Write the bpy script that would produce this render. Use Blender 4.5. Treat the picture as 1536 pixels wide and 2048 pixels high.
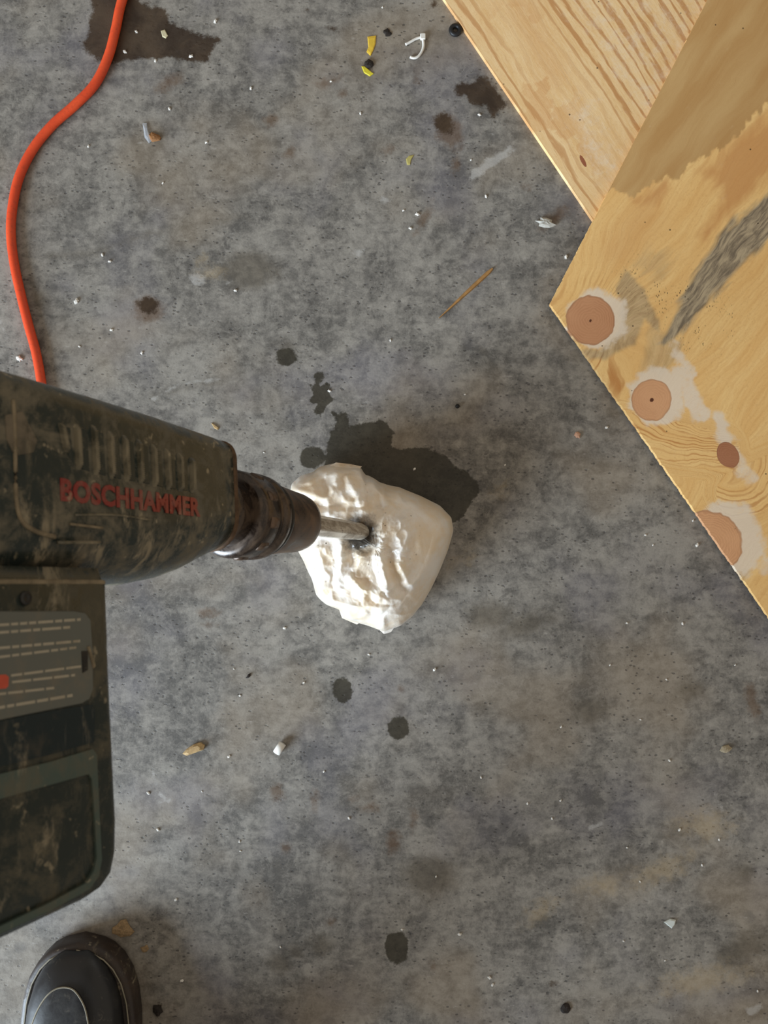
import bpy, bmesh, math, random
import numpy as np
from mathutils import Matrix, Vector

for o in list(bpy.data.objects):
    bpy.data.objects.remove(o, do_unlink=True)
S = bpy.context.scene
COL = S.collection
random.seed(7)
RNG = np.random.RandomState(11)

# ------------------------------------------------------------------ camera
F, H = 1731.0, 0.90            # focal length in pixels (2048 px tall frame), camera height
cam = bpy.data.cameras.new('camera')
cam.sensor_fit = 'VERTICAL'
cam.sensor_height = 24.0
cam.lens = 24.0 * F / 2048.0
cam.clip_start = 0.01
cam.dof.use_dof = True
cam.dof.focus_distance = 0.86
cam.dof.aperture_fstop = 11.0
camo = bpy.data.objects.new('camera', cam)
camo.location = (0, 0, H)
COL.objects.link(camo)
S.camera = camo

# ------------------------------------------------------------------ world and daylight
W = bpy.data.worlds.new('garage_ambient')
S.world = W
W.use_nodes = True
W.node_tree.nodes['Background'].inputs[0].default_value = (1.0, 0.89, 0.74, 1)
W.node_tree.nodes['Background'].inputs[1].default_value = 0.36

def area(name, loc, target, sx, sy, power, col):
    l = bpy.data.lights.new(name, 'AREA')
    l.shape = 'RECTANGLE'; l.size = sx; l.size_y = sy
    l.energy = power; l.color = col
    o = bpy.data.objects.new(name, l)
    o.location = loc
    o.rotation_euler = (Vector(target) - Vector(loc)).to_track_quat('-Z', 'Y').to_euler()
    COL.objects.link(o)
    return o
# daylight coming in through the open garage door, upright and at door distance
area('daylight_door_offscreen', (-2.60, -1.95, 1.05), (0, 0, 1.05), 1.6, 2.0, 235, (0.72, 0.86, 1.0))

vs = S.view_settings
vs.view_transform = 'Standard'; vs.look = 'None'; vs.gamma = 1.0
vs.use_curve_mapping = False
vs.exposure = 0.32

# ------------------------------------------------------------------ helpers
def at(px, py, z=0.0):
    """floor-plan measure: a point of the photograph at height z, in metres"""
    k = (H - z) / F
    return Vector(((px - 768) * k, (1024 - py) * k, z))

def srgb(r, g, b):
    f = lambda c: (c / 12.92 if c <= 0.04045 else ((c + 0.055) / 1.055) ** 2.4)
    return (f(r / 255), f(g / 255), f(b / 255), 1.0)

class NT:
    def __init__(self, name):
        self.m = bpy.data.materials.new(name)
        self.m.use_nodes = True
        self.t = self.m.node_tree
        self.b = self.t.nodes['Principled BSDF']
        self.co = self.t.nodes.new('ShaderNodeTexCoord').outputs['Object']
    def link(self, a, b):
        self.t.links.new(a, b)
    def put(self, sock, val):
        if isinstance(val, bpy.types.NodeSocket): self.link(val, sock)
        elif val is not None: sock.default_value = val
    def noise(self, scale, detail=4, rough=0.55, vec=None, dist=0.0, out='Fac'):
        n = self.t.nodes.new('ShaderNodeTexNoise')
        n.inputs['Scale'].default_value = scale; n.inputs['Detail'].default_value = detail
        n.inputs['Roughness'].default_value = rough; n.inputs['Distortion'].default_value = dist
        self.link(vec or self.co, n.inputs['Vector'])
        return n.outputs[out]
    def voro(self, scale, vec=None, feature='F1', out='Distance', rnd=1.0):
        n = self.t.nodes.new('ShaderNodeTexVoronoi')
        n.feature = feature
        n.inputs['Scale'].default_value = scale
        n.inputs['Randomness'].default_value = rnd
        self.link(vec or self.co, n.inputs['Vector'])
        return n.outputs[out]
    def mapping(self, scale=(1, 1, 1), rot=(0, 0, 0), vec=None, loc=(0, 0, 0)):
        n = self.t.nodes.new('ShaderNodeMapping')
        n.inputs['Scale'].default_value = scale
        n.inputs['Rotation'].default_value = rot
        n.inputs['Location'].default_value = loc
        self.link(vec or self.co, n.inputs['Vector'])
        return n.outputs[0]
    def math(self, op, a, b=None, c=None, clamp=False):
        n = self.t.nodes.new('ShaderNodeMath')
        n.operation = op; n.use_clamp = clamp
        self.put(n.inputs[0], a)
        if b is not None: self.put(n.inputs[1], b)
        if c is not None: self.put(n.inputs[2], c)
        return n.outputs[0]
    def step(self, x, lo, hi, a=0.0, b=1.0):
        n = self.t.nodes.new('ShaderNodeMapRange')
        n.interpolation_type = 'SMOOTHSTEP'
        self.put(n.inputs['Value'], x)
        n.inputs['From Min'].default_value = lo; n.inputs['From Max'].default_value = hi
        n.inputs['To Min'].default_value = a; n.inputs['To Max'].default_value = b
        return n.outputs['Result']
    def mix(self, f, a, b, mode='MIX'):
        n = self.t.nodes.new('ShaderNodeMix')
        n.data_type = 'RGBA'; n.blend_type = mode
        self.put(n.inputs[0], f); self.put(n.inputs[6], a); self.put(n.inputs[7], b)
        return n.outputs[2]
    def attr(self, name):
        n = self.t.nodes.new('ShaderNodeAttribute')
        n.attribute_name = name
        return n.outputs['Fac']
    def bump(self, h, strength=0.3, dist=0.001):
        n = self.t.nodes.new('ShaderNodeBump')
        n.inputs['Strength'].default_value = strength
        n.inputs['Distance'].default_value = dist
        self.link(h, n.inputs['Height'])
        self.link(n.outputs[0], self.b.inputs['Normal'])
    def done(self, col=None, rough=None, metal=None, spec=None, **kw):
        self.put(self.b.inputs['Base Color'], col)
        self.put(self.b.inputs['Roughness'], rough)
        self.put(self.b.inputs['Metallic'], metal)
        self.put(self.b.inputs['Specular IOR Level'], spec)
        for k, v in kw.items(): self.put(self.b.inputs[k.replace('_', ' ')], v)
        return self.m

def mesh_obj(name, verts, faces, mat, parent=None, smooth=True, fix=True, merge=0.0):
    me = bpy.data.meshes.new(name)
    me.from_pydata([tuple(map(float, v)) for v in verts], [], [tuple(map(int, f)) for f in faces])
    if fix or merge:
        bm = bmesh.new(); bm.from_mesh(me)
        if merge: bmesh.ops.remove_doubles(bm, verts=bm.verts, dist=merge)
        bmesh.ops.recalc_face_normals(bm, faces=bm.faces)
        bm.to_mesh(me); bm.free()
    if smooth: me.polygons.foreach_set('use_smooth', [True] * len(me.polygons))
    me.materials.append(mat)
    o = bpy.data.objects.new(name, me)
    COL.objects.link(o)
    if parent: o.parent = parent
    return o

def tag(o, label, cat, group=None):
    o['label'] = label; o['category'] = cat
    if group: o['group'] = group
    return o

def empty(name, mat4):
    o = bpy.data.objects.new(name, None)
    o.empty_display_size = 0.05
    COL.objects.link(o)
    o.matrix_world = mat4
    return o

def loft(rings, cap=True):
    """rings: list of equal-length point lists -> verts, faces"""
    n = len(rings[0]); V = [p for r in rings for p in r]; Fc = []
    for i in range(len(rings) - 1):
        for j in range(n):
            k = (j + 1) % n
            Fc.append((i * n + j, i * n + k, (i + 1) * n + k, (i + 1) * n + j))
    if cap:
        Fc.append(tuple(range(n - 1, -1, -1)))
        Fc.append(tuple(range((len(rings) - 1) * n, len(rings) * n)))
    return V, Fc

def rrect(x0, x1, y0, y1, r, seg=6, r4=None):
    """rounded rectangle outline, r4 = radii of (x1y1, x0y1, x0y0, x1y0)"""
    rr = r4 or (r, r, r, r)
    out = []
    for (cx, sx, cy, sy, a0, q) in ((x1, -1, y1, -1, 0, rr[0]), (x0, 1, y1, -1, 90, rr[1]), (x0, 1, y0, 1, 180, rr[2]), (x1, -1, y0, 1, 270, rr[3])):
        for k in range(seg + 1):
            a = math.radians(a0 + 90 * k / seg)
            out.append((cx + sx * q + q * math.cos(a), cy + sy * q + q * math.sin(a)))
    return out

def tube(pts, rad, seg=10, closed=False, taper=None):
    pts = [Vector(p) for p in pts]; rings = []
    up = Vector((0, 0, 1)); n = len(pts)
    for i, p in enumerate(pts):
        t = (pts[min(i + 1, n - 1)] - pts[max(i - 1, 0)]).normalized()
        a = up.cross(t)
        if a.length < 1e-4: a = Vector((1, 0, 0)).cross(t)
        a.normalize(); b = t.cross(a)
        r = rad if taper is None else rad * taper(i / (n - 1))
        rings.append([p + r * (math.cos(q) * a + math.sin(q) * b) for q in [2 * math.pi * k / seg for k in range(seg)]])
    return loft(rings)

def spline(pts, n=8):
    P = [Vector(p) for p in pts]; P = [2 * P[0] - P[1]] + P + [2 * P[-1] - P[-2]]
    out = []
    for i in range(1, len(P) - 2):
        for k in range(n):
            t = k / n
            a, b, c, d = P[i - 1], P[i], P[i + 1], P[i + 2]
            out.append(0.5 * ((2 * b) + (c - a) * t + (2 * a - 5 * b + 4 * c - d) * t * t + (3 * b - a - 3 * c + d) * t ** 3))
    out.append(P[-2]); return out

def join(parts):
    V, Fc = [], []
    for v, f in parts:
        k = len(V); V += list(v); Fc += [tuple(i + k for i in q) for q in f]
    return V, Fc

# numpy gradient-free value noise, fbm
_T = RNG.rand(256, 256)
def vnoise(x, y):
    xi = np.floor(x).astype(int); yi = np.floor(y).astype(int)
    fx = x - xi; fy = y - yi
    fx = fx * fx * fx * (fx * (fx * 6 - 15) + 10); fy = fy * fy * fy * (fy * (fy * 6 - 15) + 10)
    g = lambda a, b: _T[a % 256, b % 256]
    return (g(xi, yi) * (1 - fx) + g(xi + 1, yi) * fx) * (1 - fy) + (g(xi, yi + 1) * (1 - fx) + g(xi + 1, yi + 1) * fx) * fy
def fbm(x, y, o=4):
    s = 0; a = 0.5
    for k in range(o):
        s = s + a * vnoise(x * 2 ** k + 17.3 * k, y * 2 ** k + 5.1 * k); a *= 0.5
    return s / (1 - 0.5 ** o)
def seg_dist(X, Y, a, b):
    ax, ay = a; bx, by = b
    dx, dy = bx - ax, by - ay
    t = np.clip(((X - ax) * dx + (Y - ay) * dy) / (dx * dx + dy * dy + 1e-12), 0, 1)
    return np.hypot(X - ax - t * dx, Y - ay - t * dy)
def poly_sdf(X, Y, P):
    d = np.full(X.shape, 1e9); ins = np.zeros(X.shape, bool)
    n = len(P)
    for i in range(n):
        a, b = P[i], P[(i + 1) % n]
        d = np.minimum(d, seg_dist(X, Y, a, b))
        c = ((a[1] > Y) != (b[1] > Y)) & (X < (b[0] - a[0]) * (Y - a[1]) / (b[1] - a[1] + 1e-12) + a[0])
        ins ^= c
    return np.where(ins, -d, d)

def set_attr(me, name, arr):
    a = me.attributes.new(name, 'FLOAT', 'POINT')
    a.data.foreach_set('value', np.ascontiguousarray(arr, dtype=np.float32).ravel())

# ------------------------------------------------------------------ concrete floor
def concrete():
    n = NT('stained_concrete')
    big = n.noise(5.0, 5, 0.6, dist=0.4)
    mid = n.noise(22.0, 6, 0.65, dist=0.6)
    small = n.noise(95.0, 5, 0.65, dist=0.4)
    fine = n.noise(520.0, 3, 0.6)
    streak = n.noise(30.0, 4, 0.6, vec=n.mapping((1.0, 3.4, 1), (0, 0, math.radians(-28))), dist=0.4)
    f = n.math('ADD', n.math('MULTIPLY', big, 0.55), n.math('MULTIPLY', mid, 0.75))
    f = n.math('ADD', f, n.math('MULTIPLY', small, 0.60))
    f = n.math('ADD', f, n.math('MULTIPLY', streak, 0.35))
    f = n.step(f, 0.90, 1.36)
    gran = n.noise(240.0, 4, 0.7, dist=0.3)
    f = n.math('ADD', f, n.math('MULTIPLY', n.math('SUBTRACT', gran, 0.5), 0.75))
    f = n.math('ADD', f, n.math('MULTIPLY', n.math('SUBTRACT', fine, 0.5), 0.7), clamp=True)
    col = n.mix(f, srgb(90, 87, 83), srgb(148, 143, 135))
    patch = n.noise(46.0, 7, 0.78, dist=0.5)
    col = n.mix(n.step(patch, 0.50, 0.57, 0, 0.26), col, srgb(166, 161, 152))
    patch2 = n.noise(58.0, 7, 0.78, vec=n.mapping(loc=(4, 8, 0)), dist=0.5)
    col = n.mix(n.step(patch2, 0.55, 0.63, 0, 0.34), col, srgb(70, 67, 64))
    # hue drift: purple-grey and brown-grey areas
    hue = n.noise(7.0, 3, 0.5, vec=n.mapping(loc=(3.1, 7.7, 0)))
    col = n.mix(n.step(hue, 0.48, 0.68, 0, 0.40), col, srgb(150, 134, 112))
    hue2 = n.noise(9.0, 3, 0.5, vec=n.mapping(loc=(13.1, 1.7, 0)))
    col = n.mix(n.step(hue2, 0.5, 0.72, 0, 0.30), col, srgb(116, 114, 126))
    # round dark drip marks left in the slab
    vd = n.voro(26.0, vec=n.mapping(loc=(0.3, 0.2, 0)))
    vd = n.math('ADD', vd, n.math('MULTIPLY', small, 0.25))
    sel = n.step(n.noise(14.0, 2, 0.5, vec=n.mapping(loc=(5, 5, 0))), 0.44, 0.6)
    col = n.mix(n.math('MULTIPLY', n.step(vd, 0.36, 0.24), n.math('MULTIPLY', sel, 0.34)), col, srgb(84, 82, 80))
    # small pits and specks
    pv = n.voro(120.0, vec=n.mapping((1, 1.7, 1), (0, 0, 0.5)))
    psel = n.step(n.noise(19.0, 3, 0.6, vec=n.mapping(loc=(9, 2, 0))), 0.38, 0.58)
    pit = n.math('MULTIPLY', n.step(n.math('ADD', pv, n.math('MULTIPLY', n.noise(260, 2), 0.34)), 0.39, 0.31), psel)
    col = n.mix(n.math('MULTIPLY', pit, 0.62), col, srgb(52, 50, 50))
    # scraped-away pale fleck
    sc = n.noise(60.0, 5, 0.7, vec=n.mapping((1, 2.6, 1), (0, 0, 0.9)))
    col = n.mix(n.step(sc, 0.60, 0.75, 0, 0.42), col, srgb(186, 181, 174))
    # placed stains: distance fields carried by the mesh, ragged by noise
    rag = n.math('MULTIPLY', n.math('SUBTRACT', n.noise(130.0, 4, 0.6), 0.5), 0.0095)
    rag2 = n.math('MULTIPLY', n.math('SUBTRACT', n.noise(70.0, 5, 0.75), 0.5), 0.022)
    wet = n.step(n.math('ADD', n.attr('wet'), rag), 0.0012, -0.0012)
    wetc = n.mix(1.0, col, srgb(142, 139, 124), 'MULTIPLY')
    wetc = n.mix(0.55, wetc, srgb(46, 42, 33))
    damp = n.step(n.math('ADD', n.attr('damp'), rag2), 0.006, -0.010, 0, 0.75)
    col = n.mix(damp, col, n.mix(0.55, n.mix(1.0, col, srgb(200, 190, 170), 'MULTIPLY'), srgb(96, 90, 82)))
    rust = n.step(n.math('ADD', n.attr('rust'), rag2), 0.003, -0.006)
    col = n.mix(n.math('MULTIPLY', rust, 0.62), col, srgb(94, 70, 48))
    oil = n.step(n.math('ADD', n.attr('oil'), rag2), 0.0015, -0.0035)
    oilc = n.mix(n.step(mid, 0.35, 0.65), srgb(44, 30, 18), srgb(70, 54, 38))
    col = n.mix(n.math('MULTIPLY', oil, 0.93), col, oilc)
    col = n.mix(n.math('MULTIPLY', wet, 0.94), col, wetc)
    pale = n.step(n.math('ADD', n.attr('pale'), n.math('MULTIPLY', rag2, 0.8)), 0.001, -0.003)
    col = n.mix(n.math('MULTIPLY', pale, 0.5), col, srgb(190, 188, 184))
    tan = n.step(n.math('ADD', n.attr('tan'), n.math('MULTIPLY', rag2, 2.0)), 0.006, -0.014)
    col = n.mix(n.math('MULTIPLY', tan, 0.42), col, srgb(176, 156, 122))
    hgt = n.math('ADD', n.math('MULTIPLY', small, 0.6), n.math('SUBTRACT', n.math('MULTIPLY', fine, 0.5), n.math('MULTIPLY', pit, 1.0)))
    n.bump(hgt, 0.35, 0.0006)
    rough = n.step(n.math('MAXIMUM', wet, oil), 0.0, 1.0, 0.58, 0.42)
    return n.done(col, rough, spec=0.35)

def build_floor():
    fx = np.arange(-0.43, 0.4301, 0.002); fy = np.arange(-0.56, 0.5601, 0.002)
    ex = np.array([0.47, 0.55, 0.7, 0.9, 1.2, 1.6, 2.1, 2.8, 3.6]); ey = np.array([0.6, 0.7, 0.85, 1.05, 1.3, 1.7, 2.2, 2.9, 3.6])
    xs = np.concatenate([-ex[::-1], fx, ex]); ys = np.concatenate([-ey[::-1], fy, ey])
    X, Y = np.meshgrid(xs, ys); nx, ny = len(xs), len(ys)
    me = bpy.data.meshes.new('floor')
    me.vertices.add(nx * ny)
    co = np.stack([X, Y, np.zeros_like(X)], -1).astype(np.float32)
    me.vertices.foreach_set('co', co.ravel())
    i = np.arange(nx * ny).reshape(ny, nx)
    q = np.stack([i[:-1, :-1], i[:-1, 1:], i[1:, 1:], i[1:, :-1]], -1).reshape(-1, 4)
    me.loops.add(q.size); me.loops.foreach_set('vertex_index', q.ravel().astype(np.int32))
    me.polygons.add(len(q)); me.polygons.foreach_set('loop_start', (np.arange(len(q)) * 4).astype(np.int32))
    me.update(calc_edges=True)
    k = H / F
    w = lambda p: ((p[0] - 768) * k, (1024 - p[1]) * k)
    def fld(polys=(), ells=(), lines=()):
        d = np.full(X.shape, 0.06)
        for P in polys: d = np.minimum(d, poly_sdf(X, Y, [w(p) for p in P]))
        for (cx, cy, rx, ry, a) in ells:
            x0, y0 = w((cx, cy)); a = math.radians(a)
            u = (X - x0) * math.cos(a) + (Y - y0) * math.sin(a); v = -(X - x0) * math.sin(a) + (Y - y0) * math.cos(a)
            r = np.hypot(u / (rx * k), v / (ry * k))
            d = np.minimum(d, (r - 1) * min(rx, ry) * k)
        for (pts, hw) in lines:
            for a, b in zip(pts[:-1], pts[1:]): d = np.minimum(d, seg_dist(X, Y, w(a), w(b)) - hw * k)
        return np.clip(d, -0.06, 0.06)
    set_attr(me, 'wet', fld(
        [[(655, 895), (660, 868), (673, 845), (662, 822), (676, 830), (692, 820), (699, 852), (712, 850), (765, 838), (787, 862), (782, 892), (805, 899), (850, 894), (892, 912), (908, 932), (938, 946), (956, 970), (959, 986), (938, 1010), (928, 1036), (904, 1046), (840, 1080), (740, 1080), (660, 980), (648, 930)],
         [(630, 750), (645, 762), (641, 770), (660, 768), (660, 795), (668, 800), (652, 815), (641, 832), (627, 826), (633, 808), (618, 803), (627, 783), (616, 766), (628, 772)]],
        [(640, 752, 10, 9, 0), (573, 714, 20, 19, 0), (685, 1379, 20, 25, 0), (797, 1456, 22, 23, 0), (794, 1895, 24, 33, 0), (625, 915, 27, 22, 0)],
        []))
    set_attr(me, 'damp', fld(
        [],
        [(82, 600, 18, 26, 20), (573, 690, 20, 16, 0), (1180, 1420, 40, 30, 0), (640, 1890, 30, 22, 0), (590, 1905, 22, 18, 0), (1490, 1745, 18, 20, 0), (1480, 1900, 60, 30, 30), (560, 1925, 30, 25, 0), (1050, 1250, 60, 25, 20), (980, 1230, 50, 30, 0), (500, 540, 60, 40, 0), (1380, 1380, 30, 20, 0), (860, 1750, 60, 40, 0)],
        [([(100, 512), (180, 506), (300, 468), (400, 448), (490, 433)], 4), ([(440, 760), (300, 790)], 2), ([(955, 690), (998, 752)], 2)]))
    set_attr(me, 'oil', fld(
        [[(182, -20), (178, 60), (160, 95), (200, 127), (250, 124), (330, 116), (420, 130), (425, 102), (447, 74), (412, 70), (380, 58), (345, 46), (332, 18), (300, 8), (262, -10)],
         [(906, 166), (940, 163), (955, 150), (972, 146), (986, 165), (998, 188), (1014, 208), (1000, 225), (986, 238), (970, 215), (942, 208), (930, 190), (914, 190)]],
        [(888, 248, 21, 24, 20), (868, 10, 9, 9, 0), (737, 128, 9, 9, 0), (775, 66, 8, 8, 0), (1132, 2016, 10, 10, 0), (315, 2019, 10, 13, 0), (297, 612, 24, 18, 0), (665, 57, 9, 5, 0), (617, 21, 6, 4, 0), (332, 1826, 5, 6, 0), (1107, 1965, 7, 5, 0)],
        []))
    set_attr(me, 'rust', fld(
        [], [(296, 619, 33, 29, 0), (898, 262, 28, 40, 20), (540, 240, 15, 14, 0), (685, 188, 10, 9, 0), (645, 168, 16, 11, 0), (675, 158, 16, 6, 30), (835, 155, 8, 14, 0), (1110, 435, 36, 13, 35), (1085, 450, 10, 8, 0),
             (848, 440, 34, 9, 62), (415, 1225, 20, 11, 0), (555, 1584, 16, 22, 0), (628, 1603, 9, 20, 0), (705, 1597, 13, 8, 20), (740, 1615, 18, 10, 0), (786, 1684, 15, 24, 0), (826, 1640, 9, 22, 0), (660, 1846, 9, 9, 0), (574, 1696, 9, 11, 0), (1052, 375, 10, 7, 0), (866, 1932, 7, 9, 0), (775, 300, 12, 9, 0), (912, 330, 10, 16, 0), (578, 305, 18, 10, 20), (340, 165, 30, 14, 35), (1505, 1400, 14, 40, 10), (424, 1250, 14, 6, 0), (800, 1376, 7, 6, 0), (130, 2000, 4, 4, 0)], []))
    set_attr(me, 'pale', fld(
        [[(1022, 285), (1032, 300), (960, 352), (938, 358), (948, 338)]],
        [(770, 400, 12, 8, 0), (395, 560, 18, 12, 0), (720, 505, 12, 8, 0)],
        [([(306, 1548), (314, 1578), (330, 1600), (324, 1606)], 3), ([(322, 1604), (340, 1602)], 3), ([(305, 798), (360, 768), (455, 756)], 1.6), ([(0, 640), (12, 672)], 3), ([(430, 575), (465, 562)], 1.6), ([(1180, 1655), (1200, 1650)], 5), ([(1430, 1590), (1445, 1620)], 3), ([(1500, 2025), (1520, 2010)], 7)]))
    set_attr(me, 'tan', fld(
        [[(985, 975), (1010, 962), (1020, 985), (995, 1005)], [(900, 1120), (950, 1105), (945, 1130), (905, 1135)]],
        [(1320, 1740, 70, 26, 20), (1080, 1820, 40, 20, 40), (1400, 1960, 90, 30, 10), (1410, 1650, 60, 30, 0), (1200, 1770, 40, 20, 0), (420, 545, 24, 16, 0), (405, 520, 12, 12, 0)], []))
    me.materials.append(concrete())
    o = bpy.data.objects.new('floor', me)
    o['kind'] = 'structure'
    COL.objects.link(o)
build_floor()

# ------------------------------------------------------------------ plywood sheets
def board(name, outline_px, z0, z1, attrs, mat, step=0.0016, wob=0.0):
    """flat sheet: fine gridded top cut to the outline, with edges and underside"""
    P = [at(p[0], p[1], z1) for p in outline_px]
    xs = [p.x for p in P]; ys = [p.y for p in P]
    bm = bmesh.new()
    nx = int((max(xs) - min(xs)) / step) + 1; ny = int((max(ys) - min(ys)) / step) + 1
    bmesh.ops.create_grid(bm, x_segments=nx, y_segments=ny, size=0.5,
                          matrix=Matrix.Translation(((max(xs) + min(xs)) / 2, (max(ys) + min(ys)) / 2, z1)) @ Matrix.Diagonal((max(xs) - min(xs), max(ys) - min(ys), 1, 1)))
    n = len(P)
    c = sum((Vector((p.x, p.y, 0)) for p in P), Vector()) / n
    for i in range(n):
        a, b = P[i], P[(i + 1) % n]
        nrm = Vector((b.y - a.y, a.x - b.x, 0)).normalized()
        if nrm.dot(a - Vector((c.x, c.y, z1))) < 0: nrm = -nrm
        bmesh.ops.bisect_plane(bm, geom=bm.verts[:] + bm.edges[:] + bm.faces[:], plane_co=a, plane_no=nrm, clear_outer=True)
    top = bm.verts[:]
    if wob:
        import mathutils
        for v in top:
            if v.is_boundary:
                d = (mathutils.noise.noise(v.co * 260) + 0.6 * mathutils.noise.noise(v.co * 700)) * wob
                v.co.x += d; v.co.y += d * 0.6
    be = [e for e in bm.edges if e.is_boundary]
    ex = bmesh.ops.extrude_edge_only(bm, edges=be)
    nv = [g for g in ex['geom'] if isinstance(g, bmesh.types.BMVert)]
    for v in nv: v.co.z = z0
    bmesh.ops.contextual_create(bm, geom=[e for e in bm.edges if e.is_boundary])
    bmesh.ops.recalc_face_normals(bm, faces=bm.faces)
    me = bpy.data.meshes.new(name); bm.to_mesh(me); bm.free()
    co = np.zeros(len(me.vertices) * 3, np.float32); me.vertices.foreach_get('co', co); co = co.reshape(-1, 3)
    kz = (H - z1) / F
    PX = co[:, 0] / kz + 768; PY = 1024 - co[:, 1] / kz
    for k, a in attrs(PX, PY).items(): set_attr(me, k, a)
    me.materials.append(mat)
    o = bpy.data.objects.new(name, me); COL.objects.link(o)
    return o

KN = [(1181, 641, 49, 50, 0, 1.0), (1303, 800, 40, 42, 0, 0.55), (1456, 910, 21, 27, -30, 1.6), (1420, 1085, 66, 62, 40, 0.25)]
def ell(PX, PY, k, grow=0.0):
    cx, cy, rx, ry, a, _ = k; a = math.radians(a)
    u = (PX - cx) * math.cos(a) + (PY - cy) * math.sin(a); v = -(PX - cx) * math.sin(a) + (PY - cy) * math.cos(a)
    return np.hypot(u / (rx + grow), v / (ry + grow))

def top_attrs(PX, PY):
    wx = PX + 26 * (fbm(PX / 90, PY / 90) - 0.5); wy = PY + 26 * (fbm(PX / 90 + 9, PY / 90 + 4) - 0.5)
    # grain runs up-right; g measures across it
    g = (wx - 1200) * 0.80 + (wy - 700) * 0.60
    al = (wx - 1200) * 0.60 - (wy - 700) * 0.80
    for i, k in enumerate(KN):                         # grain flows round every knot
        R = ell(PX, PY, k, 0); R0 = max(k[2], k[3])
        side = (PX - k[0]) * 0.80 + (PY - k[1]) * 0.60
        g = g + R0 * 1.15 * np.tanh(side / (R0 * 0.8)) * np.exp(-((R - 1) / 1.9) ** 2)
    # lines swirling off the small knot toward the sawn edge
    swirl = np.exp(-((seg_dist(PX, PY, (1250, 862), (1440, 905)) / 46) ** 2))
    conv = np.clip((1470 - PX) / 200, 0.35, 1.2)
    gs = (PY - (872 + (PX - 1260) * 0.20 + 12 * np.sin((PX - 1260) / 60) + 26 * (fbm(PX / 70, PY / 50) - 0.5))) / conv * 0.9
    swirl2 = np.exp(-((seg_dist(PX, PY, (1480, 990), (1600, 930)) / 55) ** 2))
    r4 = ell(PX, PY, KN[2], 0) * 27
    s1 = np.clip((swirl - 0.15) / 0.3, 0, 1); s2 = np.clip((swirl2 - 0.15) / 0.3, 0, 1) * (1 - s1)
    grain = g * (1 - s1 - s2) + gs * s1 + (r4 + 20 * (fbm(PX / 60, PY / 60) - 0.5)) * s2
    line = 0.05 + 0.10 * fbm(PX / 80, PY / 80) + 0.62 * s1 * np.clip(2.4 * fbm(PX / 50 + 3, PY / 24) - 0.5, 0, 1) + 0.5 * s2 * np.clip(2.4 * fbm(PX / 60, PY / 30) - 0.5, 0, 1) + 0.22 * np.exp(-((ell(PX, PY, KN[0], 20) - 1.15) / 0.2) ** 2) * (PY < 640)
    line += 0.75 * np.exp(-((seg_dist(PX, PY, (1205, 725), (1240, 775)) / 22) ** 2))
    knot = np.full(PX.shape, 9.0); kd = np.zeros(PX.shape); kr = np.zeros(PX.shape)
    for k in KN:
        R = ell(PX, PY, k) + 0.13 * (fbm(PX / 14, PY / 14, 4) - 0.5)
        m = R < knot
        knot = np.where(m, R, knot); kd = np.where(m, k[5], kd); kr = np.where(m, R * max(k[2], k[3]), kr)
    # white sapwood halos
    halo = np.zeros(PX.shape)
    for (cx, cy, rx, ry, a, inn) in ((1195, 638, 68, 66, 0, 0.72), (1312, 792, 60, 66, 0, 0.64), (1448, 1085, 84, 92, 0, 0.66)):
        R = ell(PX, PY, (cx, cy, rx, ry, a, 0)) + 0.42 * (fbm(PX / 22, PY / 22, 4) - 0.5)
        halo = np.maximum(halo, np.clip((1.04 - R) * 3.2, 0, 1))
    for (a, b, wd, s) in (((1365, 745), (1400, 830), 26, 0.8), ((1440, 835), (1455, 905), 20, 0.9), ((1470, 900), (1500, 960), 22, 0.6), ((1500, 1040), (1530, 1130), 24, 0.5), ((1350, 700), (1380, 745), 22, 0.7)):
        d = seg_dist(PX, PY, a, b) + 24 * (fbm(PX / 25, PY / 25, 3) - 0.5)
        halo = np.maximum(halo, s * np.clip((wd - d) / 14, 0, 1))
    # grey blue-stain streak and patches
    grey = np.zeros(PX.shape)
    nz = fbm(al / 60, g / 12, 4) - 0.5
    d = poly_sdf(PX, PY, [(1620, 330), (1500, 405), (1432, 470), (1380, 560), (1330, 660), (1305, 690), (1330, 700), (1370, 660), (1420, 600), (1480, 540), (1540, 480), (1620, 430)]) + 26 * nz
    grey = np.maximum(grey, np.clip(-d / 12 + 0.2, 0, 1))
    d = poly_sdf(PX, PY, [(1250, 535), (1285, 570), (1320, 640), (1330, 690), (1290, 640), (1270, 690), (1240, 700), (1215, 720), (1180, 722), (1160, 700), (1200, 695), (1235, 660), (1240, 610), (1228, 575)]) + 12 * nz
    grey = np.maximum(grey, 0.62 * np.clip(-d / 8 + 0.2, 0, 1))
    d = poly_sdf(PX, PY, [(1300, 490), (1350, 500), (1330, 560), (1290, 560), (1270, 530)]) + 50 * nz
    grey = np.maximum(grey, 0.30 * np.clip(-d / 25 + 0.2, 0, 1))
    d = poly_sdf(PX, PY, [(1300, 650), (1350, 660), (1370, 700), (1320, 760), (1285, 745)]) + 30 * nz
    grey = np.maximum(grey, 0.40 * np.clip(-d / 15 + 0.2, 0, 1))
    d = poly_sdf(PX, PY, [(1470, 1130), (1505, 1140), (1490, 1165), (1470, 1160)]) + 10 * nz
    grey = np.maximum(grey, 0.35 * np.clip(-d / 10 + 0.2, 0, 1))
    # dull olive heartwood zone at the far end with a ragged border
    rg = 24 * (fbm(PX / 9, PY / 30, 3) - 0.5) + 14 * (fbm(PX / 40, PY / 40, 3) - 0.5)
    d = poly_sdf(PX, PY, [(1205, 380), (1250, 392), (1270, 388), (1330, 352), (1345, 362), (1400, 318), (1425, 310), (1480, 265), (1505, 232), (1540, 205), (1640, 120), (1700, -80), (1380, -80)]) + rg
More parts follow.
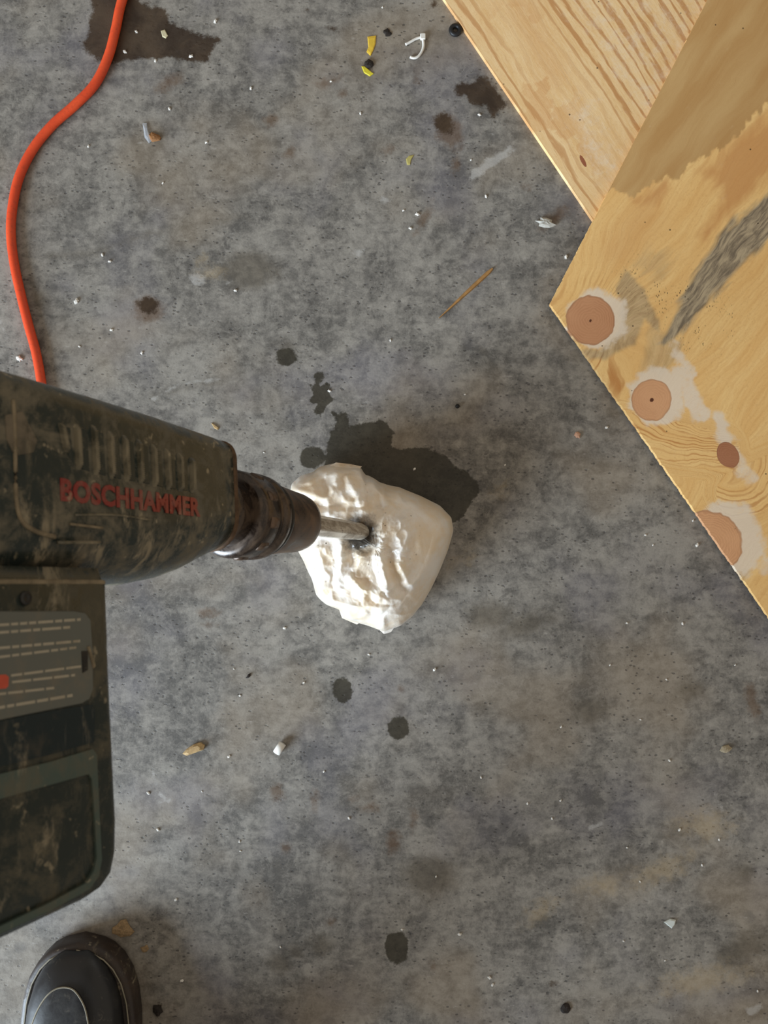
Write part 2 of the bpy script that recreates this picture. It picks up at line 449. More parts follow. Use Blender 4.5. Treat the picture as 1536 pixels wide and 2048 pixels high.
    olive = np.clip(-d / 3 + 0.5, 0, 1)
    # russet streaks
    d = np.minimum(poly_sdf(PX, PY, [(1540, 215), (1500, 250), (1440, 310), (1395, 345), (1430, 370), (1440, 400), (1400, 470), (1420, 475), (1480, 410), (1560, 340)]), poly_sdf(PX, PY, [(1260, 400), (1330, 360), (1350, 370), (1310, 410), (1270, 420)])) + 40 * nz + rg * 0.5
    rus = np.clip(-d / 26 + 0.35, 0, 1)
    # warm brown flank by the left edge
    rus = np.maximum(rus, 0.45 * np.exp(-(seg_dist(PX, PY, (1235, 500), (1290, 430)) / 40) ** 2))
    pits = np.exp(-(seg_dist(PX, PY, (1270, 560), (1440, 640)) / 45) ** 2) + 0.8 * np.exp(-(seg_dist(PX, PY, (1370, 600), (1390, 690)) / 40) ** 2)
    return dict(grain=grain / 100, along=al / 100, line=line, knot=knot, knotdark=kd, kring=kr / 100, halo=halo, grey=grey, olive=olive, russet=rus, pits=pits)

def low_attrs(PX, PY):
    # straight strong grain parallel to the sawn edge
    wx = PX + 10 * (fbm(PX / 120, PY / 120) - 0.5)
    nrm = np.array([435., -290.]) / math.hypot(435, 290)
    g = (wx - 890) * nrm[0] + (PY - 0) * nrm[1]
    al = (PX - 890) * 0.55 + PY * 0.83
    g = g + 26 * (fbm(al / 260 + 3, g / 70, 3) - 0.5)
    arch = np.exp(-((seg_dist(PX, PY, (1030, 60), (1150, 330)) / 60) ** 2))
    g = g + 30 * arch * (fbm(al / 180, g / 140 + 5) - 0.3)
    strong = np.clip((g - 130) / 40, 0, 1) * np.clip((420 - PY) / 120, 0.1, 1) + 0.8 * np.clip((60 - g) / 30, 0, 1)
    line = 0.12 + 0.75 * strong
    Z = np.zeros(PX.shape)
    kn = ell(PX, PY, (1166, 322, 4, 14, -28, 0))
    rus = 0.5 * arch * (fbm(PX / 60, PY / 60) > 0.5) + 0.35 * np.exp(-(seg_dist(PX, PY, (1040, 20), (1110, 150)) / 30) ** 2)
    halo = 0.35 * np.exp(-(seg_dist(PX, PY, (1160, 230), (1210, 330)) / 45) ** 2) + 0.25 * np.clip((g - 150) / 60, 0, 1)
    return dict(grain=g / 100, along=al / 100, line=line, knot=kn, knotdark=Z + 3.0, kring=Z, halo=halo, grey=Z, olive=Z, russet=rus, pits=Z)

def plywood(name, base, late, freq):
    n = NT(name)
    g = n.attr('grain'); al = n.attr('along')
    cx = n.t.nodes.new('ShaderNodeCombineXYZ')
    n.link(n.math('MULTIPLY', g, 1.0), cx.inputs[0]); n.link(n.math('MULTIPLY', al, 0.13), cx.inputs[1])
    gv = cx.outputs[0]
    fib = n.noise(26.0, 5, 0.65, vec=gv)               # fibres stretched along the grain
    fib2 = n.noise(90.0, 3, 0.6, vec=gv)
    cl = n.noise(3.2, 4, 0.6, vec=gv)
    col = n.mix(n.step(cl, 0.3, 0.7), base[0], base[1])
    col = n.mix(n.step(fib, 0.35, 0.75, 0, 0.5), col, base[2])
    col = n.mix(n.step(n.noise(420, 3, 0.7), 0.5, 0.75, 0, 0.22), col, late)
    ph = n.math('ADD', n.math('MULTIPLY', g, freq), n.math('MULTIPLY', cl, 2.2))
    s = n.math('SINE', n.math('MULTIPLY', ph, 6.2832))
    ln = n.step(n.math('ADD', s, n.math('MULTIPLY', n.math('SUBTRACT', fib, 0.5), 0.9)), 0.15, 1.0)
    col = n.mix(n.math('MULTIPLY', ln, n.attr('line'), clamp=True), col, late)
    col = n.mix(n.math('MULTIPLY', n.attr('russet'), 0.78, clamp=True), col, n.mix(fib, srgb(196, 138, 82), srgb(216, 160, 100)))
    col = n.mix(n.attr('olive'), col, n.mix(n.step(n.noise(2.5, 4, vec=gv), 0.3, 0.75), srgb(190, 147, 92), srgb(206, 170, 116)))
    gf = n.noise(15.0, 6, 0.7, vec=gv, dist=0.3)
    gc = n.mix(n.step(gf, 0.34, 0.66), srgb(118, 105, 88), srgb(186, 168, 138))
    col = n.mix(n.attr('grey'), col, gc)
    hz = n.step(n.math('ADD', n.attr('halo'), n.math('MULTIPLY', n.math('SUBTRACT', n.noise(85, 5, 0.75), 0.5), 1.3)), 0.12, 0.85)
    col = n.mix(n.math('MULTIPLY', hz, 0.84, clamp=True), col, n.mix(fib2, srgb(226, 208, 186), srgb(240, 228, 210)))
    # knots with their year rings
    kr = n.attr('knot')
    ring = n.math('SINE', n.math('MULTIPLY', n.math('ADD', n.attr('kring'), n.math('MULTIPLY', n.noise(45, 3), 0.22)), 120.0))
    kc = n.mix(n.math('MULTIPLY', n.step(ring, -1, 1), n.step(n.noise(38, 2), 0.3, 0.7, 0.15, 0.6)), srgb(208, 150, 110), srgb(172, 106, 72))
    kc = n.mix(n.step(n.noise(30, 4, 0.6), 0.4, 0.7, 0, 0.4), kc, srgb(226, 170, 128))
    kc = n.mix(n.step(n.attr('knotdark'), 0.2, 2.2), n.mix(0.35, kc, srgb(236, 190, 140)), n.mix(0.72, kc, srgb(128, 62, 40)))
    kc = n.mix(n.step(kr, 0.09, 0.05), kc, srgb(92, 52, 34))
    kc = n.mix(n.step(kr, 0.90, 1.0, 0, 0.35), kc, srgb(120, 84, 60))
    col = n.mix(n.step(kr, 1.03, 0.97), col, kc)
    # torn-grain pits, dark flecks
    pv = n.voro(520.0, vec=n.mapping((1, 0.45, 1), (0, 0, math.radians(-38))))
    pm = n.math('MULTIPLY', n.step(pv, 0.30, 0.16), n.step(n.noise(60, 2), 0.50, 0.62))
    col = n.mix(n.math('MULTIPLY', pm, n.math('MULTIPLY', n.attr('pits'), 0.75), clamp=True), col, srgb(72, 54, 36))
    sp = n.math('MULTIPLY', n.step(n.voro(46.0), 0.050, 0.034), 0.8)
    col = n.mix(sp, col, srgb(50, 34, 20))
    n.bump(n.math('ADD', fib2, n.math('MULTIPLY', ln, 0.4)), 0.22, 0.0005)
    return n.done(col, 0.6, spec=0.25)

b1 = board('plywood_sheet', [(888, -3), (1182, 440), (1500, 912), (1900, 700), (1900, -190), (762, -190)], 0.0, 0.006, low_attrs,
           plywood('pine_plywood_pale', (srgb(236, 202, 150), srgb(226, 186, 128), srgb(244, 218, 174)), srgb(190, 136, 82), 4.6))
tag(b1, 'pale plywood sheet with straight stripy grain lying flat on the concrete under the knotty sheet', 'plywood', 'plywood sheets')
b2 = board('plywood_sheet', [(1100, 608), (1545, 1243), (1900, 1100), (1900, -190), (1513, -190)], 0.006, 0.0125, top_attrs,
           plywood('pine_plywood_knotty', (srgb(236, 190, 122), srgb(246, 208, 142), srgb(228, 178, 110)), srgb(190, 126, 66), 7.0), wob=0.0007)
tag(b2, 'knotty orange plywood sheet with a grey streak and round knots lying on the paler sheet', 'plywood', 'plywood sheets')

# ------------------------------------------------------------------ lump in a plastic bag
BAG_HOLE = at(722, 1066, 0.085)
def build_bag():
    z_eq = 0.028
    OUT = [(583, 967), (604, 950), (626, 945), (640, 933), (670, 926), (700, 931), (723, 933), (716, 944), (738, 951), (758, 964), (800, 975), (842, 992), (880, 1011), (903, 1035), (907, 1062), (896, 1100), (880, 1140), (862, 1178), (842, 1212), (826, 1232), (800, 1252), (770, 1263), (748, 1256), (712, 1245), (692, 1238), (680, 1220), (650, 1208), (632, 1190), (624, 1160), (610, 1128), (596, 1102), (588, 1060), (590, 1020), (580, 990)]
    c = at(752, 1090, z_eq)
    pts = [at(x, y, z_eq) - c for x, y in OUT]
    NA, NR = 300, 130
    th = np.linspace(0, 2 * np.pi, NA, endpoint=False)
    # ray / polygon radius
    R = np.zeros(NA)
    for i in range(len(pts)):
        a, b = pts[i], pts[(i + 1) % len(pts)]
        ex, ey = b.x - a.x, b.y - a.y
        den = np.cos(th) * ey - np.sin(th) * ex
        with np.errstate(divide='ignore', invalid='ignore'):
            t = (a.x * ey - a.y * ex) / den
            s = (a.x * np.sin(th) - a.y * np.cos(th)) / den
        ok = (t > 0) & (s >= -1e-6) & (s <= 1 + 1e-6)
        R = np.where(ok & (t > R), t, R)
    R = (np.roll(R, 1) + 2 * R + np.roll(R, -1)) / 4
    # inner ridge where the top breaks over to the flank (fraction of R)
    deg = np.degrees(th) % 360
    key = np.array([0, 20, 45, 90, 140, 180, 215, 250, 290, 320, 345, 360.])
    val = np.array([.70, .68, .72, .80, .86, .86, .84, .80, .72, .68, .70, .70])
    RI = np.interp(deg, key, val)
    u = np.linspace(0, 1, NR)
    V = np.zeros((NR, NA, 3)); film = np.zeros((NR, NA))
    for j in range(NR):
        if u[j] < 0.80:
            rho = np.full(NA, (u[j] / 0.80) ** 0.85); low = 0
        else:
            low = (u[j] - 0.80) / 0.20
            rho = np.full(NA, 1.0) - 0.16 * low ** 1.5
        r = rho * R
        X = c.x + r * np.cos(th); Y = c.y + r * np.sin(th)
        # silhouettes are taken at z_eq; the crown leans slightly
        if low == 0:
            q = rho / RI
            top = 0.090 - 0.016 * np.clip(q, 0, 1) ** 2.4
            k = np.clip((rho - RI) / (1 - RI), 0, 1)
            z = np.where(rho < RI, top, z_eq + (0.074 - z_eq) * (1 - k ** 1.5) ** 0.72)
        else:
            z = np.full(NA, z_eq * (1 - low) ** 1.0)
        V[j, :, 0] = X; V[j, :, 1] = Y; V[j, :, 2] = z
    X, Y, Z = V[..., 0], V[..., 1], V[..., 2]
    kz = (H - 0.078) / F
    PX = X / kz + 768; PY = 1024 - Y / kz
    amp = np.clip(Z / 0.05, 0, 1)
    rightflank = np.clip((PX - 815 - 0.12 * (PY - 1090)) / 30, 0, 1)
    amp = amp * (1 - 0.92 * rightflank)
    disp = np.zeros(PX.shape)
    ridges = [([(582, 979), (607, 981), (653, 997)], 4.5, 9), ([(622, 960), (633, 942), (668, 931), (715, 938)], 4, 9), ([(675, 942), (674, 973), (653, 997)], 4, 8), ([(697, 953), (715, 986)], 4, 8),
              ([(746, 962), (758, 985), (772, 1004)], 5, 9), ([(726, 968), (719, 1004)], 3.5, 7), ([(720, 1004), (772, 1000)], 3, 8), ([(644, 1026), (690, 1024), (746, 1021)], 3, 6), ([(828, 994), (838, 1014)], 4, 8),
              ([(834, 1026), (845, 1062), (852, 1095), (862, 1112), (852, 1143), (823, 1170)], 5, 9), ([(770, 1068), (790, 1050), (830, 1028)], 4.5, 8), ([(797, 1124), (806, 1142), (817, 1163)], 5, 8),
              ([(764, 1090), (761, 1121), (772, 1154), (776, 1192)], 5, 9), ([(700, 1155), (724, 1177), (775, 1199), (800, 1196)], 5, 9), ([(684, 1084), (686, 1121), (676, 1161)], 4, 9), ([(817, 1064), (801, 1099), (797, 1124)], 4, 8),
              ([(640, 1100), (650, 1150), (640, 1190)], 4, 10), ([(720, 1120), (712, 1150)], 4, 8), ([(727, 1180), (730, 1225)], 3.5, 8), ([(660, 1205), (720, 1215), (770, 1215)], 3.5, 9), ([(735, 1085), (765, 1085)], 3, 7), ([(745, 1045), (790, 1020)], 3, 7),
              ([(600, 1000), (640, 1030)], 3, 9), ([(700, 1010), (690, 1045)], 3, 7), ([(780, 1225), (820, 1190)], 3, 8)]
    for pl, h, wd in ridges:
        d = np.full(PX.shape, 1e9)
        wx = PX + 9 * (fbm(PX / 16, PY / 16, 3) - 0.5); wy = PY + 9 * (fbm(PX / 16 + 7, PY / 16 + 3, 3) - 0.5)
        for a, b in zip(pl[:-1], pl[1:]): d = np.minimum(d, seg_dist(wx, wy, a, b))
        disp = np.maximum(disp, 1.25 * h * np.clip(1 - np.sqrt(d * d + 4) / (wd * 2.3), 0, 1) ** 1.25)
    for pl, h, wd in [([(772, 1099), (782, 1130), (801, 1181)], 4.5, 13), ([(640, 1010), (700, 1015)], 3, 14), ([(650, 965), (650, 985)], 3, 12), ([(745, 1185), (735, 1165)], 3, 12), ([(700, 1100), (715, 1140)], 3.5, 11)]:
        d = np.full(PX.shape, 1e9)
        for a, b in zip(pl[:-1], pl[1:]): d = np.minimum(d, seg_dist(PX, PY, a, b))
        disp = disp - h * np.exp(-(d / wd) ** 2)
    rid = 1 - np.abs(2 * fbm(PX / 34 + 3, PY / 34, 2) - 1)
    rid2 = 1 - np.abs(2 * fbm(PX / 13 + 9, PY / 13, 2) - 1)
    disp = disp + 2.2 * (rid ** 3 - 0.45) + 0.45 * (rid2 ** 3 - 0.4)
    disp = disp * amp
    hd = np.hypot(PX - 724, PY - 1068)
    disp = disp - 7.0 * np.exp(-(hd / 16) ** 2)
    Z += np.where(Z > 0.02, disp / 1000.0, 0)
    # low creases pushed outward around the foot
    out = 0.0022 * (fbm(np.cos(th) * 6 + 20, np.sin(th) * 6 + 20, 3) - 0.5)
    X += out * np.cos(th) * amp; Y += out * np.sin(th) * amp
    Z = np.maximum(Z, 0.0); V[..., 2] = Z
    V[0] = V[0].mean(axis=0)
    verts = V.reshape(-1, 3); faces = []
    idx = np.arange(NR * NA).reshape(NR, NA)
    for j in range(NR - 1):
        a = idx[j]; b = idx[j + 1]
        faces += list(zip(a.tolist(), b.tolist(), np.roll(b, -1).tolist(), np.roll(a, -1).tolist()))
    faces.append(tuple(idx[-1].tolist()))
    n = NT('white_film')
    col = n.mix(n.step(n.noise(34, 4, 0.6), 0.35, 0.65), srgb(232, 214, 188), srgb(236, 230, 222))
    col = n.mix(n.step(n.noise(55, 3), 0.45, 0.75, 0, 0.15), col, srgb(226, 200, 164))
    # grime round the chisel
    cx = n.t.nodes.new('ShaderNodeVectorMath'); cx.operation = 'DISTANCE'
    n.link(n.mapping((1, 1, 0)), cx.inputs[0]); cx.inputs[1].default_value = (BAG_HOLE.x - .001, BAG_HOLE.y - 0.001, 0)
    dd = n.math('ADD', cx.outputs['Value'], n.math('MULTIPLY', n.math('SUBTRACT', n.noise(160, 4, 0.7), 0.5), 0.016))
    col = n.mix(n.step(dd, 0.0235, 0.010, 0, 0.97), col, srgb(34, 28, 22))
    sp = n.math('MULTIPLY', n.step(n.voro(150), 0.16, 0.09), n.step(n.noise(26, 2), 0.52, 0.62))
    near = n.step(cx.outputs['Value'], 0.085, 0.02)
    col = n.mix(n.math('MULTIPLY', sp, near), col, srgb(86, 66, 44))
    smear = n.math('MULTIPLY', n.step(n.noise(70, 4, 0.7), 0.52, 0.7), n.step(cx.outputs['Value'], 0.045, 0.01, 0, 0.55))
    col = n.mix(smear, col, srgb(130, 106, 76))
    n.bump(n.noise(150, 4, 0.6, dist=1.4), 0.30, 0.0012)
    mat = n.done(col, 0.32, spec=0.5, Coat_Weight=0.35, Coat_Roughness=0.22, Subsurface_Weight=0.10, Subsurface_Scale=0.02)
    n.b.inputs['Subsurface Radius'].default_value = (1.0, 0.7, 0.45)
    o = mesh_obj('plastic_bag', verts, faces, mat, merge=1e-5)
    # loose film ends
    for px, zz in (([(655, 934), (672, 925), (700, 928), (724, 933), (716, 940), (706, 948), (684, 950), (662, 948)], (0.048, 0.050, 0.046, 0.038, 0.036, 0.040, 0.050, 0.054)),
                   ([(678, 1218), (684, 1236), (700, 1243), (714, 1249), (726, 1240), (712, 1226), (695, 1218)], (0.030, 0.016, 0.012, 0.010, 0.022, 0.036, 0.038)),
                   ([(750, 1252), (768, 1268), (782, 1264), (792, 1250), (772, 1240)], (0.020, 0.006, 0.006, 0.018, 0.034))):
        P = [at(x, y, z) for (x, y), z in zip(px, zz)]
        up = Vector((0, 0, 0.0006))
        mesh_obj('film_flap', *loft([[p - up for p in P], [p + up for p in P]]), mat, o, False)
    tag(o, 'crumpled white plastic bag around a lump on the wet concrete, pierced by the chisel', 'bag')
build_bag()

# ------------------------------------------------------------------ rotary hammer
AX = Vector((-0.423, 0.083, 1.0)).normalized()                     # tool axis, from the tip upward
MO = Vector((0.06, -1, 0)); MO.z = -(MO.x * AX.x + MO.y * AX.y) / AX.z; MO.normalize()   # toward the motor
VV = -MO
WW = VV.cross(AX)                                                   # toward the open side
ORG = at(722, 1063, 0.085)
TOOL = Matrix(((AX.x, WW.x, VV.x, ORG.x), (AX.y, WW.y, VV.y, ORG.y), (AX.z, WW.z, VV.z, ORG.z), (0, 0, 0, 1)))
def L(u, v, w): return (u, w, v)
def on_side(px, py, w):
    """measure a mark on the tool's flank at offset w: returns (u, v)"""
    A = np.stack([np.array(AX), np.array(VV), -np.array([(px - 768) / F, -(py - 1024) / F, -1.0])], 1)
    s = np.linalg.solve(A, np.array([0, 0, H]) - np.array(ORG) - w * np.array(WW))
    return float(s[0]), float(s[1])

def grimy(name, base, dust, amount=0.5, rough=(0.24, 0.70), scale=1.0):
    n = NT(name)
    a = n.noise(26 * scale, 6, 0.7, dist=0.8)
    b = n.noise(85 * scale, 5, 0.7, dist=0.5)
    c = n.noise(60 * scale, 5, 0.75, vec=n.mapping((1.3, 1, 0.35), (0, 0.35, 0)), dist=0.6)
    f = n.math('ADD', n.math('MULTIPLY', a, 0.6), n.math('MULTIPLY', b, 0.4))
    m = n.step(f, 0.56 - 0.16 * amount, 0.74 - 0.16 * amount)
    col = n.mix(n.math('MULTIPLY', m, 0.80), base, dust)
    m2 = n.math('MULTIPLY', n.step(c, 0.53, 0.68), n.step(n.noise(14 * scale, 3), 0.42, 0.62))
    col = n.mix(n.math('MULTIPLY', m2, 0.85 * min(1.0, amount + 0.15)), col, srgb(158, 145, 120))
    d = n.noise(130 * scale, 3, 0.6, vec=n.mapping(loc=(3, 1, 2)))
    col = n.mix(n.step(d, 0.64, 0.72, 0, 0.7 * amount), col, srgb(176, 162, 134))
    n.bump(n.math('ADD', b, m2), 0.3, 0.0006)
    r = n.step(n.math('MAXIMUM', m, m2), 0, 1, rough[0], rough[1])
    return n.done(col, r, spec=0.5)

def simple(name, col, rough=0.6, metal=0.0, nscale=60, var=0.25, spec=0.4):
    n = NT(name)
    c2 = tuple(max(0.0, x * (1 - var)) for x in col[:3]) + (1,)
    f = n.noise(nscale, 4, 0.6)
    return n.done(n.mix(n.step(f, 0.3, 0.7), c2, col), rough, metal, spec)

def text_mesh(name, body, size, parent, mat, mat4, depth=0.0002, embolden=0.0):
    cu = bpy.data.curves.new(name + '_curve', 'FONT')
    cu.body = body; cu.size = size; cu.extrude = depth; cu.offset = embolden
    cu.align_x = 'LEFT'; cu.resolution_u = 3; cu.space_character = 1.05
    tmp = bpy.data.objects.new(name + '_tmp', cu); COL.objects.link(tmp)
    bpy.context.view_layer.update()
    me = bpy.data.meshes.new_from_object(tmp.evaluated_get(bpy.context.evaluated_depsgraph_get()))
    bpy.data.objects.remove(tmp); bpy.data.curves.remove(cu)
    me.materials.clear(); me.materials.append(mat)
    me.transform(mat4)
    o = bpy.data.objects.new(name, me); COL.objects.link(o); o.parent = parent
    return o

def build_hammer():
    T = empty('rotary_hammer', TOOL)
    tag(T, 'dirty dark green rotary hammer held upright over the white bag', 'power tool')
    shell = grimy('green_shell', srgb(42, 50, 47), srgb(120, 111, 92), 0.74)
    motorm = grimy('green_motor_shell', srgb(40, 47, 43), srgb(92, 85, 67), 0.62)
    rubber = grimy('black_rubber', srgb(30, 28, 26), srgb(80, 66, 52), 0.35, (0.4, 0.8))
    n = NT('greasy_steel')
    f = n.noise(40, 5, 0.7, dist=1.2)
    steel = n.done(n.mix(n.step(f, 0.38, 0.66), srgb(60, 46, 36), srgb(112, 90, 72)), n.step(f, 0.3, 0.7, 0.22, 0.5), 0.35, 0.6)
    n = NT('worn_collar')
    f = n.noise(55, 5, 0.7, dist=1.2)
    collar = n.done(n.mix(n.step(f, 0.4, 0.7), srgb(40, 30, 24), srgb(92, 76, 62)), n.step(f, 0.3, 0.7, 0.16, 0.4), 0.3, 0.7)
    rustm = simple('rusty_edge', srgb(98, 74, 52), 0.8, 0.0, 200, 0.5)
    red = grimy('red_print', srgb(134, 50, 46), srgb(124, 92, 80), 0.60)
    dust = simple('packed_dust', srgb(142, 128, 104), 0.9, 0.0, 130, 0.45)

    # gear housing: lofted rounded sections along the axis
    rings = []
    for (u, v0, v1, hw, rt, rb) in ((0.2685, -0.020, 0.032, 0.026, 0.010, 0.016), (0.2690, -0.0255, 0.0385, 0.0335, 0.010, 0.020), (0.2715, -0.0285, 0.0405, 0.0355, 0.010, 0.020), (0.285, -0.035, 0.0420, 0.0365, 0.012, 0.030), (0.302, -0.0420, 0.0430, 0.0368, 0.013, 0.034),
                                    (0.322, -0.0470, 0.0440, 0.0370, 0.014, 0.0355), (0.345, -0.0500, 0.0450, 0.0372, 0.014, 0.036), (0.395, -0.0510, 0.0460, 0.0374, 0.014, 0.036), (0.43, -0.0510, 0.0465, 0.0375, 0.014, 0.030), (0.54, -0.051, 0.047, 0.038, 0.016, 0.016), (0.566, -0.043, 0.043, 0.034, 0.018, 0.018), (0.575, -0.034, 0.034, 0.026, 0.018, 0.018)):
        sec = rrect(-hw, hw, v0, v1, 0, 7, (rt, rt, rb, rb))
        rings.append([L(u, y, x) for x, y in sec])
    mesh_obj('gear_housing', *loft(rings), shell, T)
    # worn rim round the nose
    rings = []
    for (u, g) in ((0.2672, -0.0012), (0.2676, 0.0002), (0.2700, 0.0012), (0.2722, 0.0014), (0.2735, 0.0002)):
        sec = rrect(-0.0350 - g, 0.0350 + g, -0.0285 - g, 0.0402 + g, 0, 7, (0.011, 0.011, 0.02, 0.02))
        rings.append([L(u, y, x) for x, y in sec])
    mesh_obj('nose_rim', *loft(rings), rustm, T)

    # motor housing hanging from the gear housing
    rings = []
    for (v, u0, u1, hw, r) in ((-0.044, 0.4000, 0.556, 0.0385, 0.006), (-0.0505, 0.3985, 0.557, 0.0395, 0.006), (-0.052, 0.3975, 0.558, 0.0405, 0.006), (-0.10, 0.3965, 0.558, 0.0408, 0.007), (-0.165, 0.3945, 0.558, 0.0410, 0.007), (-0.180, 0.3945, 0.557, 0.0408, 0.008), (-0.189, 0.3960, 0.555, 0.0404, 0.010), (-0.1935, 0.3995, 0.551, 0.0392, 0.012), (-0.196, 0.4050, 0.545, 0.0365, 0.013), (-0.1965, 0.412, 0.538, 0.031, 0.013)):
        rings.append([L(x, v, y) for x, y in rrect(u0, u1, -hw, hw, r, 5)])
    motor = mesh_obj('motor_housing', *loft(rings), motorm, T)
    # clamp seam between the two housings
    rings = []
    for (v, g) in ((-0.0524, 0), (-0.0518, 0.0007), (-0.0504, 0.0007), (-0.0498, 0)):
        rings.append([L(x, v, y) for x, y in rrect(0.3978 - g, 0.557 + g, -0.0398 - g, 0.0398 + g, 0.006, 5)])
    mesh_obj('seam_flange', *loft(rings), dust, T)

    def plate(px_pts, w0, w1, name, mat, parent, smooth=False, bev=0.0006):
        P = [on_side(x, y, w1) for x, y in px_pts]
        c = (sum(p[0] for p in P) / len(P), sum(p[1] for p in P) / len(P))
        sh = lambda p, s: (c[0] + (p[0] - c[0]) * s, c[1] + (p[1] - c[1]) * s)
        r = [[L(*p, w0) for p in P], [L(*p, w1 - bev) for p in P], [L(*sh(p, 0.985), w1) for p in P]]
        return mesh_obj(name, *loft(r), mat, parent, smooth)

    # raised grip ribs on the flank, toothed along one edge
    def rib_mesh(p_top, p_bot, wid):
        w = 0.0372
        a, b = on_side(*p_top, w), on_side(*p_bot, w)
        parts = []
        k = 22
        secs = []
        for i in range(k * 2 + 1):
            t = i / (k * 2)
            u = a[0] + (b[0] - a[0]) * t; v = a[1] + (b[1] - a[1]) * t
            th = 0.0002 + (0.0011 if i % 2 else 0.0)
            hh = 0.0021 * min(1, 8 * t, 8 * (1 - t)) + 0.0002
            secs.append([L(u - wid, v, w - 0.0012), L(u - wid * 0.5 - th, v, w + hh), L(u + wid * 0.5, v, w + hh), L(u + wid, v, w - 0.0012)])
        return loft(secs)
    ribm = grimy('ridge_plastic', srgb(74, 72, 60), srgb(134, 124, 102), 0.9)
    tops = [(118, 845), (150, 848), (184, 850), (217, 862), (246, 870), (275, 878), (304, 888), (331, 897), (357, 906), (382, 915)]
    bots = [(130, 905), (155, 940), (190, 950), (221, 958), (252, 964), (280, 968), (308, 974), (335, 980), (360, 983), (384, 986)]
    for t_, b_ in zip(tops, bots):
        mesh_obj('grip_rib', *rib_mesh(t_, b_, 0.0017), ribm, T, smooth=False)
    rib_shade = grimy('shade_green_shell', srgb(42, 50, 47), srgb(120, 111, 92), 0.15)  # less dusty, darker shell green: shade between the ribs put into colour
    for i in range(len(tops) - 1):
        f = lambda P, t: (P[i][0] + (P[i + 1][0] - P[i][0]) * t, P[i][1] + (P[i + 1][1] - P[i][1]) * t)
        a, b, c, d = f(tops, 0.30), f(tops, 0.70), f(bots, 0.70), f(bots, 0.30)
        plate([(a[0], a[1] + 8), (b[0], b[1] + 8), (c[0], c[1] - 4), (d[0], d[1] - 4)], 0.0366, 0.0377, 'rib_shade_strip', rib_shade, T, bev=0.0002)
    # panel outline: curved seam at the rear, frame under the ribs
    w = 0.0378
    def bead(px, name, mat, r=0.0008, w=0.0376, parent=T):
        pts = spline([L(*on_side(x, y, w), w) for x, y in px], 6)
        return mesh_obj(name, *tube(pts, r, 6), mat, parent)
    bead([(26, 800), (28, 840), (30, 930), (32, 1000), (42, 1040), (70, 1062), (110, 1074)], 'panel_seam', dust, 0.0011)
    bead([(-40, 790), (10, 793), (60, 806), (115, 826)], 'panel_seam', ribm, 0.0010, 0.0362)
    bead([(140, 1048), (205, 1056)], 'panel_seam', dust, 0.0007)
    bead([(150, 1030), (230, 1030), (300, 1040)], 'panel_seam', ribm, 0.0006)
    bead([(115, 1085), (200, 1085)], 'panel_seam', ribm, 0.0009)
    # flat shoulder pad above the ribs' rear end
    plate([(10, 830), (45, 822), (75, 880), (68, 905), (30, 912), (14, 880)], 0.0366, 0.0381, 'rest_pad', grimy('pad_plastic', srgb(84, 78, 66), srgb(120, 108, 90), 0.8), T)

    # red maker's lettering
    w = 0.0377
    pa, pb = on_side(121, 999, w), on_side(401, 1032, w)
    ph = on_side(123, 958, w)
    xd = Vector((pb[0] - pa[0], 0, pb[1] - pa[1])); ln = xd.length; xd.normalize()   # local axes are (u, w, v)
    yd = Vector((0, 1, 0)).cross(xd)
    if yd.z < 0: yd = -yd
    M = Matrix(((xd.x, yd.x, 0, pa[0]), (0, 0, 1, w), (xd.z, yd.z, 0, pa[1]), (0, 0, 0, 1)))
    hgt = abs(ph[1] - pa[1])
    t = text_mesh('lettering', 'BOSCHHAMMER', hgt / 0.69, T, red, Matrix.Identity(4), 0.0002, hgt * 0.060)
    xs = [v.co.x for v in t.data.vertices]
    t.data.transform(M @ Matrix.Diagonal((ln / (max(xs) - min(xs)), 1, 1, 1)) @ Matrix.Translation((-min(xs), 0, 0)))

    # rating plate with rows of small print
    n = NT('rating_plate')
    f = n.noise(45, 5, 0.7)
    platem = n.done(n.mix(n.step(f, 0.5, 0.75, 0, 0.7), srgb(98, 100, 93), srgb(122, 110, 92)), 0.55)
    PW = 0.0416
    lp = plate([(-90, 1222), (60, 1222), (150, 1222), (172, 1226), (182, 1240), (186, 1300), (187, 1378), (180, 1398), (165, 1407), (60, 1428), (-90, 1460)], 0.0400, PW, 'rating_plate', platem, motor)
    printm = grimy('plate_print', srgb(168, 160, 142), srgb(120, 108, 88), 0.4)
    rows = [(-80, 161, 1250, 1239, 5.5), (-80, 150, 1265, 1253, 5.5), (-80, 160, 1296, 1282, 5.5), (-80, 162, 1314, 1294, 5), (22, 162, 1354, 1333, 5), (24, 150, 1367, 1349, 5), (-80, 108, 1388, 1370, 5), (-80, 145, 1415, 1388, 6)]
    for (x0, x1, ya, yb, h) in rows:
        parts = []; x = x0
        while x < x1 - 6:
            e = min(x1, x + random.choice((14, 22, 30, 38)))
            f1 = (x - 0) / 160.0; f2 = (e - 0) / 160.0
            y1 = ya + (yb - ya) * f1; y2 = ya + (yb - ya) * f2
            q = [on_side(x, y1 - h / 2, PW), on_side(e, y2 - h / 2, PW), on_side(e, y2 + h / 2, PW), on_side(x, y1 + h / 2, PW)]
            parts.append(loft([[L(*p, PW - 0.0002) for p in q], [L(*p, PW + 0.0001) for p in q]]))
            x = e + 4
        mesh_obj('print_row', *join(parts), printm, motor, False)
    sq = [(-40, 1352), (12, 1349), (18, 1354), (17, 1372), (12, 1377), (-40, 1381)]
    plate(sq, PW - 0.0003, PW + 0.00015, 'red_mark', simple('orange_red_print', srgb(214, 92, 68), 0.6), motor, bev=0.0001)
    # slot and latch beside the plate
    plate([(164, 1302), (176, 1302), (176, 1340), (166, 1346)], 0.0395, 0.0420, 'latch_slot', rubber, motor)
